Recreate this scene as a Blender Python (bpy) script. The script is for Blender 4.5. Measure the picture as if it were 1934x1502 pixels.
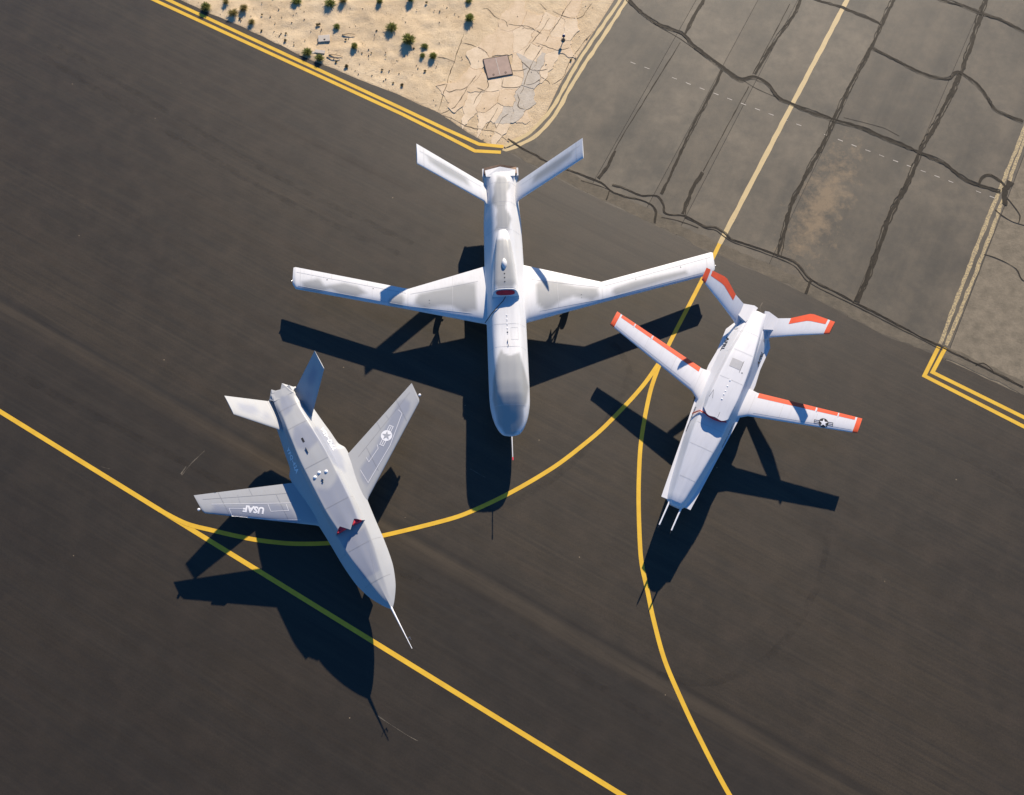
import bpy, bmesh, math, random
import numpy as np
from mathutils import Vector, Matrix, noise
from mathutils.bvhtree import BVHTree

for o in list(bpy.data.objects):
    bpy.data.objects.remove(o, do_unlink=True)
S = bpy.context.scene
C = S.collection
R = math.radians
random.seed(7)

# ------------------------------------------------------------------ camera
cd = bpy.data.cameras.new("camera"); cam = bpy.data.objects.new("camera", cd); C.objects.link(cam)
cam.location = (0, 0, 39.94); cam.rotation_euler = (R(19.738), 0, 0)
cd.sensor_width = 36; cd.lens = 36 * 1722.93 / 1934; cd.clip_end = 6000; cd.clip_start = 1
S.camera = cam
# ------------------------------------------------------------------ sky and sun
SUN = Vector((0.628, 2.213, 1.0)).normalized()
EL = math.asin(SUN.z); AZ = math.atan2(SUN.x, SUN.y)
world = bpy.data.worlds.new("World"); S.world = world; world.use_nodes = True
wn = world.node_tree; wn.nodes.clear()
sky = wn.nodes.new("ShaderNodeTexSky"); sky.sky_type = 'NISHITA'; sky.sun_disc = False
sky.sun_elevation = EL; sky.sun_rotation = AZ
sky.air_density = 1.0; sky.dust_density = 0.1; sky.ozone_density = 8.0; sky.altitude = 700
bg = wn.nodes.new("ShaderNodeBackground"); bg.inputs[1].default_value = 0.078
wo = wn.nodes.new("ShaderNodeOutputWorld")
tint = wn.nodes.new("ShaderNodeMix"); tint.data_type = 'RGBA'; tint.blend_type = 'MULTIPLY'; tint.inputs[0].default_value = 1.0; tint.inputs[7].default_value = (0.72, 1.0, 1.10, 1)
wn.links.new(sky.outputs[0], tint.inputs[6]); wn.links.new(tint.outputs[2], bg.inputs[0]); wn.links.new(bg.outputs[0], wo.inputs[0])
sl = bpy.data.lights.new("sun", 'SUN'); sl.energy = 5.0; sl.angle = R(0.5); sl.color = (1.0, 0.87, 0.70)
so = bpy.data.objects.new("sun", sl); C.objects.link(so)
so.rotation_euler = SUN.to_track_quat('Z', 'Y').to_euler(); so.location = (20, 70, 40)
S.view_settings.view_transform = 'Standard'; S.view_settings.look = 'None'
S.view_settings.exposure = 0.75; S.view_settings.gamma = 1.0
S.view_settings.use_curve_mapping = False
S.render.engine = 'CYCLES'

# ------------------------------------------------------------------ node helpers
def mat(name):
    m = bpy.data.materials.new(name); m.use_nodes = True
    nt = m.node_tree; b = nt.nodes["Principled BSDF"]
    return m, nt, b
def N(nt, typ, **kw):
    n = nt.nodes.new("ShaderNode" + typ)
    for k, v in kw.items():
        if k.startswith("i_"):
            n.inputs[int(k[2:]) if k[2:].isdigit() else k[2:]].default_value = v
        else: setattr(n, k, v)
    return n
def L(nt, a, b): nt.links.new(a, b)
def mathn(nt, op, a, b=None, c=None, clamp=False):
    n = nt.nodes.new("ShaderNodeMath"); n.operation = op; n.use_clamp = clamp
    for i, v in enumerate((a, b, c)):
        if v is None: continue
        if isinstance(v, (int, float)): n.inputs[i].default_value = v
        else: nt.links.new(v, n.inputs[i])
    return n.outputs[0]
def ramp(nt, fac, stops):
    n = nt.nodes.new("ShaderNodeValToRGB"); e = n.color_ramp.elements
    while len(e) < len(stops): e.new(0.5)
    for el, (p, c) in zip(e, stops):
        el.position = p; el.color = (c, c, c, 1) if isinstance(c, (int, float)) else (*c, 1)
    nt.links.new(fac, n.inputs[0]); return n.outputs[0]
def mix(nt, fac, a, b, mode='MIX'):
    n = nt.nodes.new("ShaderNodeMix"); n.data_type = 'RGBA'; n.blend_type = mode
    for i, v in ((0, fac), (6, a), (7, b)):
        if isinstance(v, (int, float)): n.inputs[i].default_value = v if i == 0 else (v, v, v, 1)
        elif isinstance(v, tuple): n.inputs[i].default_value = (*v, 1) if len(v) == 3 else v
        else: nt.links.new(v, n.inputs[i])
    return n.outputs[2]
def noisen(nt, vec, scale, detail=4, rough=0.55, dist=0.0):
    n = nt.nodes.new("ShaderNodeTexNoise"); n.inputs["Scale"].default_value = scale
    n.inputs["Detail"].default_value = detail; n.inputs["Roughness"].default_value = rough
    n.inputs["Distortion"].default_value = dist
    if vec is not None: nt.links.new(vec, n.inputs["Vector"])
    return n.outputs[0]
def pos(nt, rot=0.0, scale=(1, 1, 1)):
    g = nt.nodes.new("ShaderNodeNewGeometry"); m = nt.nodes.new("ShaderNodeMapping")
    m.vector_type = 'POINT'
    m0 = nt.nodes.new("ShaderNodeVectorRotate"); m0.rotation_type = 'Z_AXIS'; m0.inputs["Angle"].default_value = -rot
    nt.links.new(g.outputs["Position"], m0.inputs["Vector"]); nt.links.new(m0.outputs[0], m.inputs[0])
    m.inputs["Scale"].default_value = scale
    return m.outputs[0]
def bump(nt, b, h, strength, dist=0.02):
    n = nt.nodes.new("ShaderNodeBump"); n.inputs["Strength"].default_value = strength; n.inputs["Distance"].default_value = dist
    nt.links.new(h, n.inputs["Height"]); nt.links.new(n.outputs[0], b.inputs["Normal"])
def simple(name, col, rough=0.5, metal=0.0, var=0.0, vscale=6.0):
    m, nt, b = mat(name); b.inputs["Roughness"].default_value = rough; b.inputs["Metallic"].default_value = metal
    if var:
        tc = N(nt, "TexCoord"); n = noisen(nt, tc.outputs["Object"], vscale)
        lo = tuple(c * (1 - var) for c in col); hi = tuple(min(1, c * (1 + var)) for c in col)
        L(nt, ramp(nt, n, [(0.3, lo), (0.7, hi)]), b.inputs["Base Color"])
    else: b.inputs["Base Color"].default_value = (*col, 1)
    return m
ROAD = R(-29.3)

def m_asphalt():
    m, nt, b = mat("asphalt")
    p = pos(nt); ps = pos(nt, ROAD, (0.035, 1.6, 1)); ps2 = pos(nt, ROAD, (0.15, 7.0, 1)); pr = pos(nt, ROAD)
    big = noisen(nt, p, 0.10, 5, 0.6); mid = noisen(nt, p, 0.9, 5, 0.6); st = noisen(nt, ps, 1.0, 5, 0.65); st2 = noisen(nt, ps2, 1.0, 4, 0.6)
    fine = noisen(nt, p, 15.0, 5, 0.85)
    col = mix(nt, ramp(nt, st, [(0.36, 0), (0.64, 1)]), (0.0245, 0.0183, 0.0103), (0.0461, 0.0346, 0.0193))
    col = mix(nt, mathn(nt, 'MULTIPLY', ramp(nt, st2, [(0.40, 0), (0.72, 1)]), 0.60), col, (0.0634, 0.0464, 0.0254))
    col = mix(nt, mathn(nt, 'MULTIPLY', ramp(nt, big, [(0.35, 1), (0.62, 0)]), 0.55), col, (0.0201, 0.0157, 0.0095))
    col = mix(nt, mathn(nt, 'MULTIPLY', ramp(nt, mid, [(0.45, 0), (0.75, 1)]), 0.45), col, (0.0541, 0.0372, 0.0217))
    col = mix(nt, 0.75, col, ramp(nt, fine, [(0.3, 0.28), (0.7, 0.76)]), 'OVERLAY')
    oil = N(nt, "TexVoronoi", feature='F1'); oil.inputs["Scale"].default_value = 0.16; L(nt, pos(nt, ROAD, (0.6, 1.2, 1)), oil.inputs["Vector"])
    od = mathn(nt, 'ADD', oil.outputs["Distance"], mathn(nt, 'MULTIPLY', mathn(nt, 'SUBTRACT', mid, 0.5), 0.25))
    col = mix(nt, mathn(nt, 'MULTIPLY', ramp(nt, od, [(0.03, 1), (0.10, 0)]), 0.45), col, (0.0144, 0.0111, 0.0074))
    # cold joint between two paving passes: a pale and a dark stripe along the road
    sx = N(nt, "SeparateXYZ"); L(nt, pr, sx.inputs[0])
    wob = mathn(nt, 'MULTIPLY', mathn(nt, 'SUBTRACT', noisen(nt, pos(nt, ROAD, (0.08, 0.2, 1)), 1.0, 3), 0.5), 0.6)
    d = mathn(nt, 'SUBTRACT', mathn(nt, 'ADD', sx.outputs[1], wob), 4.38)
    brk = ramp(nt, noisen(nt, pos(nt, ROAD, (0.10, 3.0, 1)), 1.0, 4, 0.6), [(0.35, 0), (0.6, 1)])
    pale = mathn(nt, 'MULTIPLY', ramp(nt, mathn(nt, 'ABSOLUTE', d), [(0.0, 1), (0.22, 0.6), (0.5, 0)]), brk)
    dk = ramp(nt, mathn(nt, 'ABSOLUTE', mathn(nt, 'SUBTRACT', d, 0.42)), [(0.0, 1), (0.12, 0.6), (0.30, 0)])
    lane = ramp(nt, mathn(nt, 'ADD', mathn(nt, 'MULTIPLY', d, 0.5), 0.5), [(0.2, 1), (0.6, 0)])
    col = mix(nt, mathn(nt, 'MULTIPLY', lane, 0.45), col, (0.0173, 0.0137, 0.0089))
    col = mix(nt, mathn(nt, 'MULTIPLY', dk, 0.65), col, (0.0159, 0.0131, 0.0084))
    col = mix(nt, mathn(nt, 'MULTIPLY', pale, 0.6), col, (0.0757, 0.0562, 0.0328))
    # pale scuffs and grit
    v = N(nt, "TexVoronoi", feature='F1'); v.inputs["Scale"].default_value = 0.9; L(nt, p, v.inputs["Vector"])
    grit = mathn(nt, 'MULTIPLY', mathn(nt, 'LESS_THAN', v.outputs["Distance"], 0.028), mathn(nt, 'GREATER_THAN', noisen(nt, p, 0.7, 2), 0.52))
    col = mix(nt, grit, col, (0.2161, 0.1633, 0.1003))
    scuff = ramp(nt, noisen(nt, pos(nt, ROAD + R(4), (0.5, 14.0, 1)), 1.0, 6, 0.7), [(0.68, 0), (0.80, 1)])
    col = mix(nt, mathn(nt, 'MULTIPLY', scuff, 0.5), col, (0.1297, 0.0980, 0.0607))
    L(nt, col, b.inputs["Base Color"])
    L(nt, mathn(nt, 'ADD', ramp(nt, st, [(0.30, 0.64), (0.70, 0.46)]), mathn(nt, 'MULTIPLY', mathn(nt, 'SUBTRACT', mid, 0.5), 0.18)), b.inputs["Roughness"]); b.inputs["Specular IOR Level"].default_value = 0.50
    bump(nt, b, noisen(nt, p, 60, 3, 0.8), 0.22, 0.012)
    return m
def m_apron(name, tone):
    m, nt, b = mat(name); APR = R(90 - 27.3)
    p = pos(nt); ps = pos(nt, APR, (0.06, 0.9, 1)); pr = pos(nt, APR)
    big = noisen(nt, p, 0.22, 6, 0.65); st = noisen(nt, ps, 1.0, 5, 0.6); fine = noisen(nt, p, 30, 3, 0.8); mid = noisen(nt, p, 1.3, 6, 0.65)
    a = tuple(c * tone for c in (0.0688, 0.0611, 0.0464)); c2 = tuple(c * tone for c in (0.1548, 0.1290, 0.0912))
    col = mix(nt, ramp(nt, big, [(0.36, 0), (0.64, 1)]), a, c2)
    col = mix(nt, mathn(nt, 'MULTIPLY', ramp(nt, st, [(0.4, 0), (0.75, 1)]), 0.5), col, (0.1634, 0.1307, 0.0894))
    col = mix(nt, mathn(nt, 'MULTIPLY', ramp(nt, mid, [(0.35, 1), (0.6, 0)]), 0.45), col, (0.0533, 0.0499, 0.0413))
    # sandy bleached wear where the binder has gone
    g = N(nt, "NewGeometry"); dv = N(nt, "VectorMath", operation='SUBTRACT'); L(nt, g.outputs["Position"], dv.inputs[0]); dv.inputs[1].default_value = (15.6, 24.6, 0)
    rot = N(nt, "VectorRotate", rotation_type='Z_AXIS'); rot.inputs["Angle"].default_value = -R(62); L(nt, dv.outputs[0], rot.inputs["Vector"])
    sc = N(nt, "VectorMath", operation='MULTIPLY'); L(nt, rot.outputs[0], sc.inputs[0]); sc.inputs[1].default_value = (0.22, 0.75, 1)
    ln = N(nt, "VectorMath", operation='LENGTH'); L(nt, sc.outputs[0], ln.inputs[0])
    blot = mathn(nt, 'ADD', ln.outputs["Value"], mathn(nt, 'MULTIPLY', mathn(nt, 'SUBTRACT', noisen(nt, p, 1.6, 8, 0.75), 0.5), 4.2))
    col = mix(nt, mathn(nt, 'MULTIPLY', ramp(nt, blot, [(0.0, 1), (0.9, 0)]), 0.75), col, (0.2408, 0.1720, 0.0989))
    spk = ramp(nt, noisen(nt, p, 5.0, 7, 0.8), [(0.60, 0), (0.70, 1)])
    col = mix(nt, mathn(nt, 'MULTIPLY', spk, 0.22), col, (0.2322, 0.1806, 0.1204))
    scr = ramp(nt, noisen(nt, pos(nt, APR, (0.25, 10.0, 1)), 1.0, 6, 0.75), [(0.66, 0), (0.78, 1)])
    col = mix(nt, mathn(nt, 'MULTIPLY', scr, 0.35), col, (0.1978, 0.1720, 0.1333))
    col = mix(nt, 0.5, col, ramp(nt, fine, [(0.3, 0.36), (0.7, 0.70)]), 'OVERLAY')
    L(nt, col, b.inputs["Base Color"]); b.inputs["Roughness"].default_value = 0.66; b.inputs["Specular IOR Level"].default_value = 0.32
    bump(nt, b, noisen(nt, p, 45, 4, 0.8), 0.35, 0.012)
    return m
def m_sand():
    m, nt, b = mat("sand"); p = pos(nt)
    big = noisen(nt, p, 0.35, 6, 0.65); fine = noisen(nt, p, 9, 8, 0.75); mid = noisen(nt, p, 2.2, 6, 0.7)
    col = mix(nt, ramp(nt, big, [(0.3, 0), (0.7, 1)]), (0.60, 0.45, 0.275), (0.76, 0.60, 0.39))
    col = mix(nt, mathn(nt, 'MULTIPLY', ramp(nt, mid, [(0.35, 1), (0.55, 0)]), 0.45), col, (0.50, 0.37, 0.22))
    col = mix(nt, ramp(nt, fine, [(0.62, 0), (0.72, 0.45)]), col, (0.30, 0.22, 0.13))
    col = mix(nt, ramp(nt, noisen(nt, p, 40, 4, 0.8), [(0.62, 0), (0.70, 0.7)]), col, (0.20, 0.15, 0.09))
    L(nt, col, b.inputs["Base Color"]); b.inputs["Roughness"].default_value = 0.95; b.inputs["Specular IOR Level"].default_value = 0.1
    h = mathn(nt, 'ADD', mathn(nt, 'MULTIPLY', mid, 0.6), mathn(nt, 'MULTIPLY', noisen(nt, p, 14, 8, 0.75), 0.5))
    bump(nt, b, h, 0.85, 0.06)
    return m
def m_slab(name, a, c):
    m, nt, b = mat(name); p = pos(nt)
    n = noisen(nt, p, 1.7, 7, 0.7); n2 = noisen(nt, p, 12, 6, 0.75)
    col = mix(nt, ramp(nt, n, [(0.35, 0), (0.65, 1)]), a, c)
    col = mix(nt, ramp(nt, n2, [(0.55, 0), (0.75, 0.6)]), col, tuple(x * 0.62 for x in a))
    L(nt, col, b.inputs["Base Color"]); b.inputs["Roughness"].default_value = 0.92; b.inputs["Specular IOR Level"].default_value = 0.15
    bump(nt, b, noisen(nt, p, 9, 8, 0.75), 0.5, 0.03)
    return m
def m_line(name, a, c, wear, sub):
    """road paint: fresh colour a, aged colour c, worn through to sub by amount wear"""
    m, nt, b = mat(name); p = pos(nt)
    col = mix(nt, ramp(nt, noisen(nt, p, 1.4, 5, 0.65), [(0.35, 0), (0.65, 1)]), a, c)
    w = ramp(nt, noisen(nt, p, 11, 8, 0.8), [(0.70 - wear * 0.25, 0), (0.76 - wear * 0.2, 1)])
    col = mix(nt, mathn(nt, 'MULTIPLY', w, min(1, 0.4 + wear)), col, sub)
    L(nt, col, b.inputs["Base Color"]); b.inputs["Roughness"].default_value = 0.7
    bump(nt, b, noisen(nt, p, 50, 3, 0.8), 0.25, 0.008)
    return m
def m_tar():
    m, nt, b = mat("tar_sealant"); p = pos(nt)
    col = mix(nt, ramp(nt, noisen(nt, p, 3.0, 6, 0.7), [(0.35, 0), (0.65, 1)]), (0.022, 0.018, 0.012), (0.044, 0.035, 0.024))
    col = mix(nt, ramp(nt, noisen(nt, p, 14, 6, 0.8), [(0.60, 0), (0.74, 0.5)]), col, (0.07, 0.055, 0.038))
    L(nt, col, b.inputs["Base Color"]); b.inputs["Roughness"].default_value = 0.75; b.inputs["Specular IOR Level"].default_value = 0.2
    bump(nt, b, noisen(nt, p, 30, 3, 0.7), 0.3, 0.01)
    return m
def m_paint(name, base, patch, rough=0.42, dirt=0.12):
    """aircraft paint: base coat and a second coat sprayed in soft patches (attribute 'camo')"""
    m, nt, b = mat(name)
    at = N(nt, "Attribute", attribute_name="camo", attribute_type='GEOMETRY')
    tc = N(nt, "TexCoord")
    n = noisen(nt, tc.outputs["Object"], 3.0, 5, 0.6)
    col = mix(nt, at.outputs["Fac"], base, patch)
    ms = N(nt, "Mapping"); ms.inputs["Scale"].default_value = (0.7, 5.0, 5.0); L(nt, tc.outputs["Object"], ms.inputs[0])
    st = noisen(nt, ms.outputs[0], 1.5, 6, 0.7)
    col = mix(nt, mathn(nt, 'MULTIPLY', ramp(nt, st, [(0.48, 0), (0.8, 1)]), dirt), col, (0.35, 0.33, 0.29))
    L(nt, col, b.inputs["Base Color"])
    L(nt, ramp(nt, n, [(0.3, rough - 0.05), (0.7, rough + 0.08)]), b.inputs["Roughness"])
    b.inputs["Specular IOR Level"].default_value = 0.4
    return m
def m_leaf(name, a, c):
    """thin leaves: part of the light passes through them"""
    m, nt, b = mat(name); oi = N(nt, "ObjectInfo"); tc = N(nt, "TexCoord")
    n = noisen(nt, tc.outputs["Object"], 9, 3)
    col = mix(nt, ramp(nt, n, [(0.35, 0), (0.65, 1)]), a, c)
    col = mix(nt, mathn(nt, 'MULTIPLY', oi.outputs["Random"], 0.35), col, (0.24, 0.20, 0.08))
    L(nt, col, b.inputs["Base Color"]); b.inputs["Roughness"].default_value = 0.65
    tl = N(nt, "BsdfTranslucent"); L(nt, col, tl.inputs["Color"]); ms = N(nt, "MixShader"); ms.inputs[0].default_value = 0.45
    L(nt, b.outputs[0], ms.inputs[1]); L(nt, tl.outputs[0], ms.inputs[2]); L(nt, ms.outputs[0], nt.nodes["Material Output"].inputs["Surface"])
    return m

M = {
 'asphalt': m_asphalt(), 'sand': m_sand(), 'tar': m_tar(),
 'apron': [m_apron("apron_%d" % i, t) for i, t in enumerate((1.0, 0.84, 1.12, 0.76))],
 'strip': m_slab("patched_strip", (0.185, 0.155, 0.112), (0.125, 0.108, 0.080)),
 'shoulder': m_slab("shoulder_concrete", (0.27, 0.225, 0.16), (0.17, 0.145, 0.105)),
 'slab': [m_slab("slab_tan", (0.76, 0.59, 0.40), (0.64, 0.48, 0.30)), m_slab("slab_pale", (0.80, 0.64, 0.45), (0.68, 0.53, 0.35)), m_slab("slab_grey", (0.60, 0.53, 0.43), (0.50, 0.43, 0.33))],
 'yellow': m_line("fresh_yellow_paint", (0.80, 0.49, 0.032), (0.70, 0.41, 0.026), 0.30, (0.22, 0.14, 0.05)),
 'faded': m_line("faded_yellow_paint", (0.56, 0.43, 0.20), (0.48, 0.37, 0.18), 1.0, (0.20, 0.155, 0.10)),
 'pale': m_line("pale_yellow_paint", (0.62, 0.46, 0.22), (0.54, 0.41, 0.20), 0.5, (0.25, 0.20, 0.13)),
 'scrape': m_line("scraped_asphalt", (0.19, 0.155, 0.11), (0.13, 0.11, 0.08), 0.9, (0.07, 0.06, 0.045)),
 'whitepaint': m_line("worn_white_paint", (0.55, 0.50, 0.42), (0.45, 0.40, 0.33), 0.6, (0.16, 0.14, 0.11)),
 'darkpaint': m_line("dark_band_paint", (0.045, 0.030, 0.014), (0.058, 0.040, 0.020), 0.2, (0.09, 0.075, 0.055)),
 'edge': simple("asphalt_edge", (0.035, 0.031, 0.027), 0.9, 0, 0.3, 4),
 'mq': m_paint("gloss_white_paint", (0.70, 0.70, 0.70), (0.36, 0.365, 0.36), 0.40, 0.22),
 'yf': m_paint("satin_grey_paint", (0.385, 0.395, 0.405), (0.275, 0.295, 0.350), 0.45, 0.24),
 'xq': m_paint("white_paint", (0.68, 0.68, 0.70), (0.55, 0.55, 0.55), 0.40, 0.20),
 'orange': simple("orange_red_paint", (0.80, 0.105, 0.030), 0.45, 0, 0.08, 3),
 'ductshade': simple("navy_duct_shade", (0.045, 0.05, 0.065), 0.6), 'seam': simple("panel_seam_grey", (0.53, 0.53, 0.53), 0.6), 'seamdark': simple("panel_seam_dark", (0.28, 0.28, 0.29), 0.6),  # first one: navy that paints the shade inside the intake mouths
 'redcover': simple("red_fabric", (0.55, 0.02, 0.035), 0.8, 0, 0.3, 20),
 'brightcover': simple("bright_red_fabric", (0.72, 0.03, 0.055), 0.8, 0, 0.2, 20),
 'pinkcover': simple("bright_red_strap", (0.80, 0.05, 0.09), 0.7),
 'black': simple("black_marking", (0.02, 0.02, 0.022), 0.5), 'white': simple("white_marking", (0.82, 0.82, 0.83), 0.5),
 'greymark': simple("grey_marking", (0.36, 0.37, 0.40), 0.5), 'lightline': simple("pale_panel_line", (0.72, 0.72, 0.74), 0.5),
 'greypanel': simple("grey_panel", (0.42, 0.42, 0.43), 0.5, 0, 0.06), 'metal': simple("bare_metal", (0.62, 0.60, 0.57), 0.32, 0.9),
 'nozzle': simple("heat_stained_nozzle", (0.11, 0.075, 0.055), 0.45, 0.7, 0.3, 8), 'cable': simple("dark_cable", (0.02, 0.025, 0.035), 0.6),
 'rubber': simple("tyre_rubber", (0.025, 0.025, 0.025), 0.85), 'gear': simple("gear_strut_paint", (0.60, 0.60, 0.58), 0.4),
 'crack': simple("crack_soil", (0.13, 0.092, 0.052), 0.95, 0, 0.45, 5), 'hatch': simple("rusty_steel_plate", (0.27, 0.19, 0.155), 0.6, 0.2, 0.12, 3), 'hole': simple("dark_opening", (0.015, 0.013, 0.012), 0.9),
 'pad': m_slab("pad_concrete", (0.62, 0.56, 0.48), (0.52, 0.46, 0.38)), 'wood': simple("weathered_stick", (0.20, 0.14, 0.08), 0.9, 0, 0.3, 9),
 'leaf': m_leaf("green_leaf", (0.13, 0.17, 0.035), (0.30, 0.32, 0.085)), 'dry': m_leaf("dry_grass", (0.36, 0.28, 0.11), (0.24, 0.22, 0.07)),
 'weed': m_leaf("dark_weed", (0.075, 0.060, 0.028), (0.14, 0.11, 0.045)), 'stem': simple("woody_stem", (0.12, 0.085, 0.05), 0.9),
 'lamp': simple("blue_lamp_glass", (0.02, 0.05, 0.16), 0.2), 'yellowpost': simple("yellow_post", (0.55, 0.38, 0.05), 0.5), 'stone': simple("clod", (0.24, 0.17, 0.10), 0.95, 0, 0.3, 7),
}

# ------------------------------------------------------------------ object helpers
def link(name, me, m, parent=None):
    o = bpy.data.objects.new(name, me); C.objects.link(o)
    if m is not None and not me.materials: me.materials.append(m)
    if parent is not None: o.parent = parent
    return o
def mesh(name, verts, faces, smooth=False, angle=35):
    me = bpy.data.meshes.new(name); me.from_pydata([tuple(map(float, v)) for v in verts], [], faces); me.update()
    if smooth:
        me.polygons.foreach_set("use_smooth", [True] * len(me.polygons)); me.set_sharp_from_angle(angle=R(angle))
    return me
def obj(name, verts, faces, m, parent=None, smooth=False, angle=35):
    return link(name, mesh(name, verts, faces, smooth, angle), m, parent)
def thing(name, label, cat, loc=(0, 0, 0), rz=0.0, group=None):
    o = bpy.data.objects.new(name, None); C.objects.link(o); o.location = loc; o.rotation_euler = (0, 0, rz)
    o.empty_display_size = 0.3
    return tag(o, label, cat, group)
def tag(o, label, cat, group=None):
    o['label'] = label; o['category'] = cat
    if group: o['group'] = group
    return o
def structure(o): o['kind'] = 'structure'; return o
def fix_normals(o):
    bm = bmesh.new(); bm.from_mesh(o.data); bmesh.ops.recalc_face_normals(bm, faces=bm.faces); bm.to_mesh(o.data); bm.free(); o.data.update()
def pchip(xs, ys, x):
    xs = np.asarray(xs, float); ys = np.asarray(ys, float); h = np.diff(xs); d = np.diff(ys) / h; m = np.zeros(len(xs))
    for i in range(1, len(xs) - 1):
        if d[i - 1] * d[i] > 0:
            w1 = 2 * h[i] + h[i - 1]; w2 = h[i] + 2 * h[i - 1]; m[i] = (w1 + w2) / (w1 / d[i - 1] + w2 / d[i])
    m[0] = d[0]; m[-1] = d[-1]
    k = np.clip(np.searchsorted(xs, x) - 1, 0, len(h) - 1); t = (x - xs[k]) / h[k]
    return ((1 + 2 * t) * (1 - t) ** 2 * ys[k] + t * (1 - t) ** 2 * h[k] * m[k] + t * t * (3 - 2 * t) * ys[k + 1] + t * t * (t - 1) * h[k] * m[k + 1])
def half_section(pts, n=5):
    """pts: (y, z, r) from bottom centre to top centre -> rounded half outline"""
    out = [(pts[0][0], pts[0][1])]
    for i in range(1, len(pts) - 1):
        p0, p, p1 = (np.array(q[:2]) for q in pts[i - 1:i + 2]); r = pts[i][2]
        a = p0 - p; b = p1 - p; la = np.linalg.norm(a) + 1e-9; lb = np.linalg.norm(b) + 1e-9
        A = p + a / la * min(r, la * 0.48); B = p + b / lb * min(r, lb * 0.48)
        for k in range(n):
            t = k / (n - 1); out.append(tuple((1 - t) ** 2 * A + 2 * t * (1 - t) * p + t * t * B))
    out.append((pts[-1][0], pts[-1][1]))
    den = [out[0]]; k = 1
    for i in range(1, len(out)):        # extra points along the flats between the rounded corners
        if (i - 1) % n == 0:
            a, b = np.array(out[i - 1]), np.array(out[i])
            for q in (1, 2, 3, 4): den.append(tuple(a + (b - a) * q / 5))
        den.append(out[i])
    return den
def loft(st, step=0.1, warp=None, n=5):
    """st: [(f, [(y,z,r)...])] nose to tail -> verts, faces, first ring indices"""
    st = sorted(st, key=lambda s: s[0]); fs = [s[0] for s in st]; k = len(st[0][1])
    cnt = max(8, int((fs[-1] - fs[0]) / step)); xs = sorted(set(list(np.linspace(fs[0], fs[-1], cnt)) + fs))
    arr = np.array([[c for p in s[1] for c in p] for s in st])
    cols = np.array([pchip(fs, arr[:, j], np.array(xs)) for j in range(arr.shape[1])]).T
    V = []; F = []; ring = None
    for i, x in enumerate(xs):
        pts = [tuple(cols[i][3 * j:3 * j + 3]) for j in range(k)]; h = half_section(pts, n)
        full = [(y, z) for y, z in h] + [(-y, z) for y, z in h[-2:0:-1]]; ring = len(full)
        for y, z in full:
            f = x if warp is None else warp(x, y, z)
            V.append((f, y, z))
    for i in range(len(xs) - 1):
        for j in range(ring):
            a = i * ring + j; b2 = i * ring + (j + 1) % ring; F.append((a, a + ring, b2 + ring, b2))
    def cap(base, flip):
        c = np.mean([V[base + j] for j in range(ring)], axis=0); V.append(tuple(c)); ci = len(V) - 1
        for j in range(ring):
            a = base + j; b2 = base + (j + 1) % ring; F.append((ci, b2, a) if flip else (ci, a, b2))
    cap(0, False); last = (len(xs) - 1) * ring; cap(last, True)
    front = [V[last + j] for j in range(ring)]; back = [V[j] for j in range(ring)]
    return V, F, front, back
def airfoil(c):   # half thickness (unit) at chord fraction c
    return 5 * (0.2969 * math.sqrt(max(c, 0)) - 0.126 * c - 0.3516 * c * c + 0.2843 * c ** 3 - 0.1036 * c ** 4)
def wing_frame(st, s):
    a, b = None, None
    for i in range(len(st) - 1):
        if st[i][0] <= s <= st[i + 1][0] + 1e-9: a, b = st[i], st[i + 1]; break
    if a is None: a, b = st[-2], st[-1]
    t = (s - a[0]) / (b[0] - a[0]); g = lambda k: np.array(a[k]) * (1 - t) + np.array(b[k]) * t
    le, te, th = g(1), g(2), float(a[3] * (1 - t) + b[3] * t)
    sp = (np.array(st[-1][1]) + np.array(st[-1][2]) - np.array(st[0][1]) - np.array(st[0][2])); ch = te - le
    nrm = np.cross(ch, sp); nrm /= np.linalg.norm(nrm)
    if nrm[2] < 0: nrm = -nrm
    return le, te, th, nrm
def wing(st, s0, s1, c0=0.0, c1=1.0, grow=0.0, nc=16, step=0.12, notch=None):
    """st: [(span, LE xyz, TE xyz, thickness m)], patch between span s0..s1 and chord c0..c1"""
    ns = max(2, int((s1 - s0) / step)); ss = sorted(set([s0 + (s1 - s0) * i / ns for i in range(ns + 1)] + [s[0] for s in st if s0 < s[0] < s1]))
    cs = [c0 + (c1 - c0) * (0.5 - 0.5 * math.cos(math.pi * i / nc)) if c0 == 0 and c1 == 1 else c0 + (c1 - c0) * i / nc for i in range(nc + 1)]
    V = []; F = []; ring = 2 * (nc + 1)
    for s in ss:
        le, te, th, nm = wing_frame(st, s)
        for c in cs: V.append(le + (te - le) * c + nm * (th * airfoil(c) + 0.004 + grow))
        for c in reversed(cs): V.append(le + (te - le) * c - nm * (th * 0.75 * airfoil(c) + 0.004 + grow))
    for i in range(len(ss) - 1):
        for j in range(ring):
            a = i * ring + j; b = i * ring + (j + 1) % ring; F.append((a, b, b + ring, a + ring))
    for base in (0, (len(ss) - 1) * ring):
        for j in range(nc):
            q = (base + j, base + j + 1, base + ring - 2 - j, base + ring - 1 - j); F.append(q if base else q[::-1])
    return V, F
def flipy(V): return [(v[0], -v[1], v[2]) for v in V]
def mirror_st(st): return [(s, (a[0], -a[1], a[2]), (b[0], -b[1], b[2]), t) for s, a, b, t in st]
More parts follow.
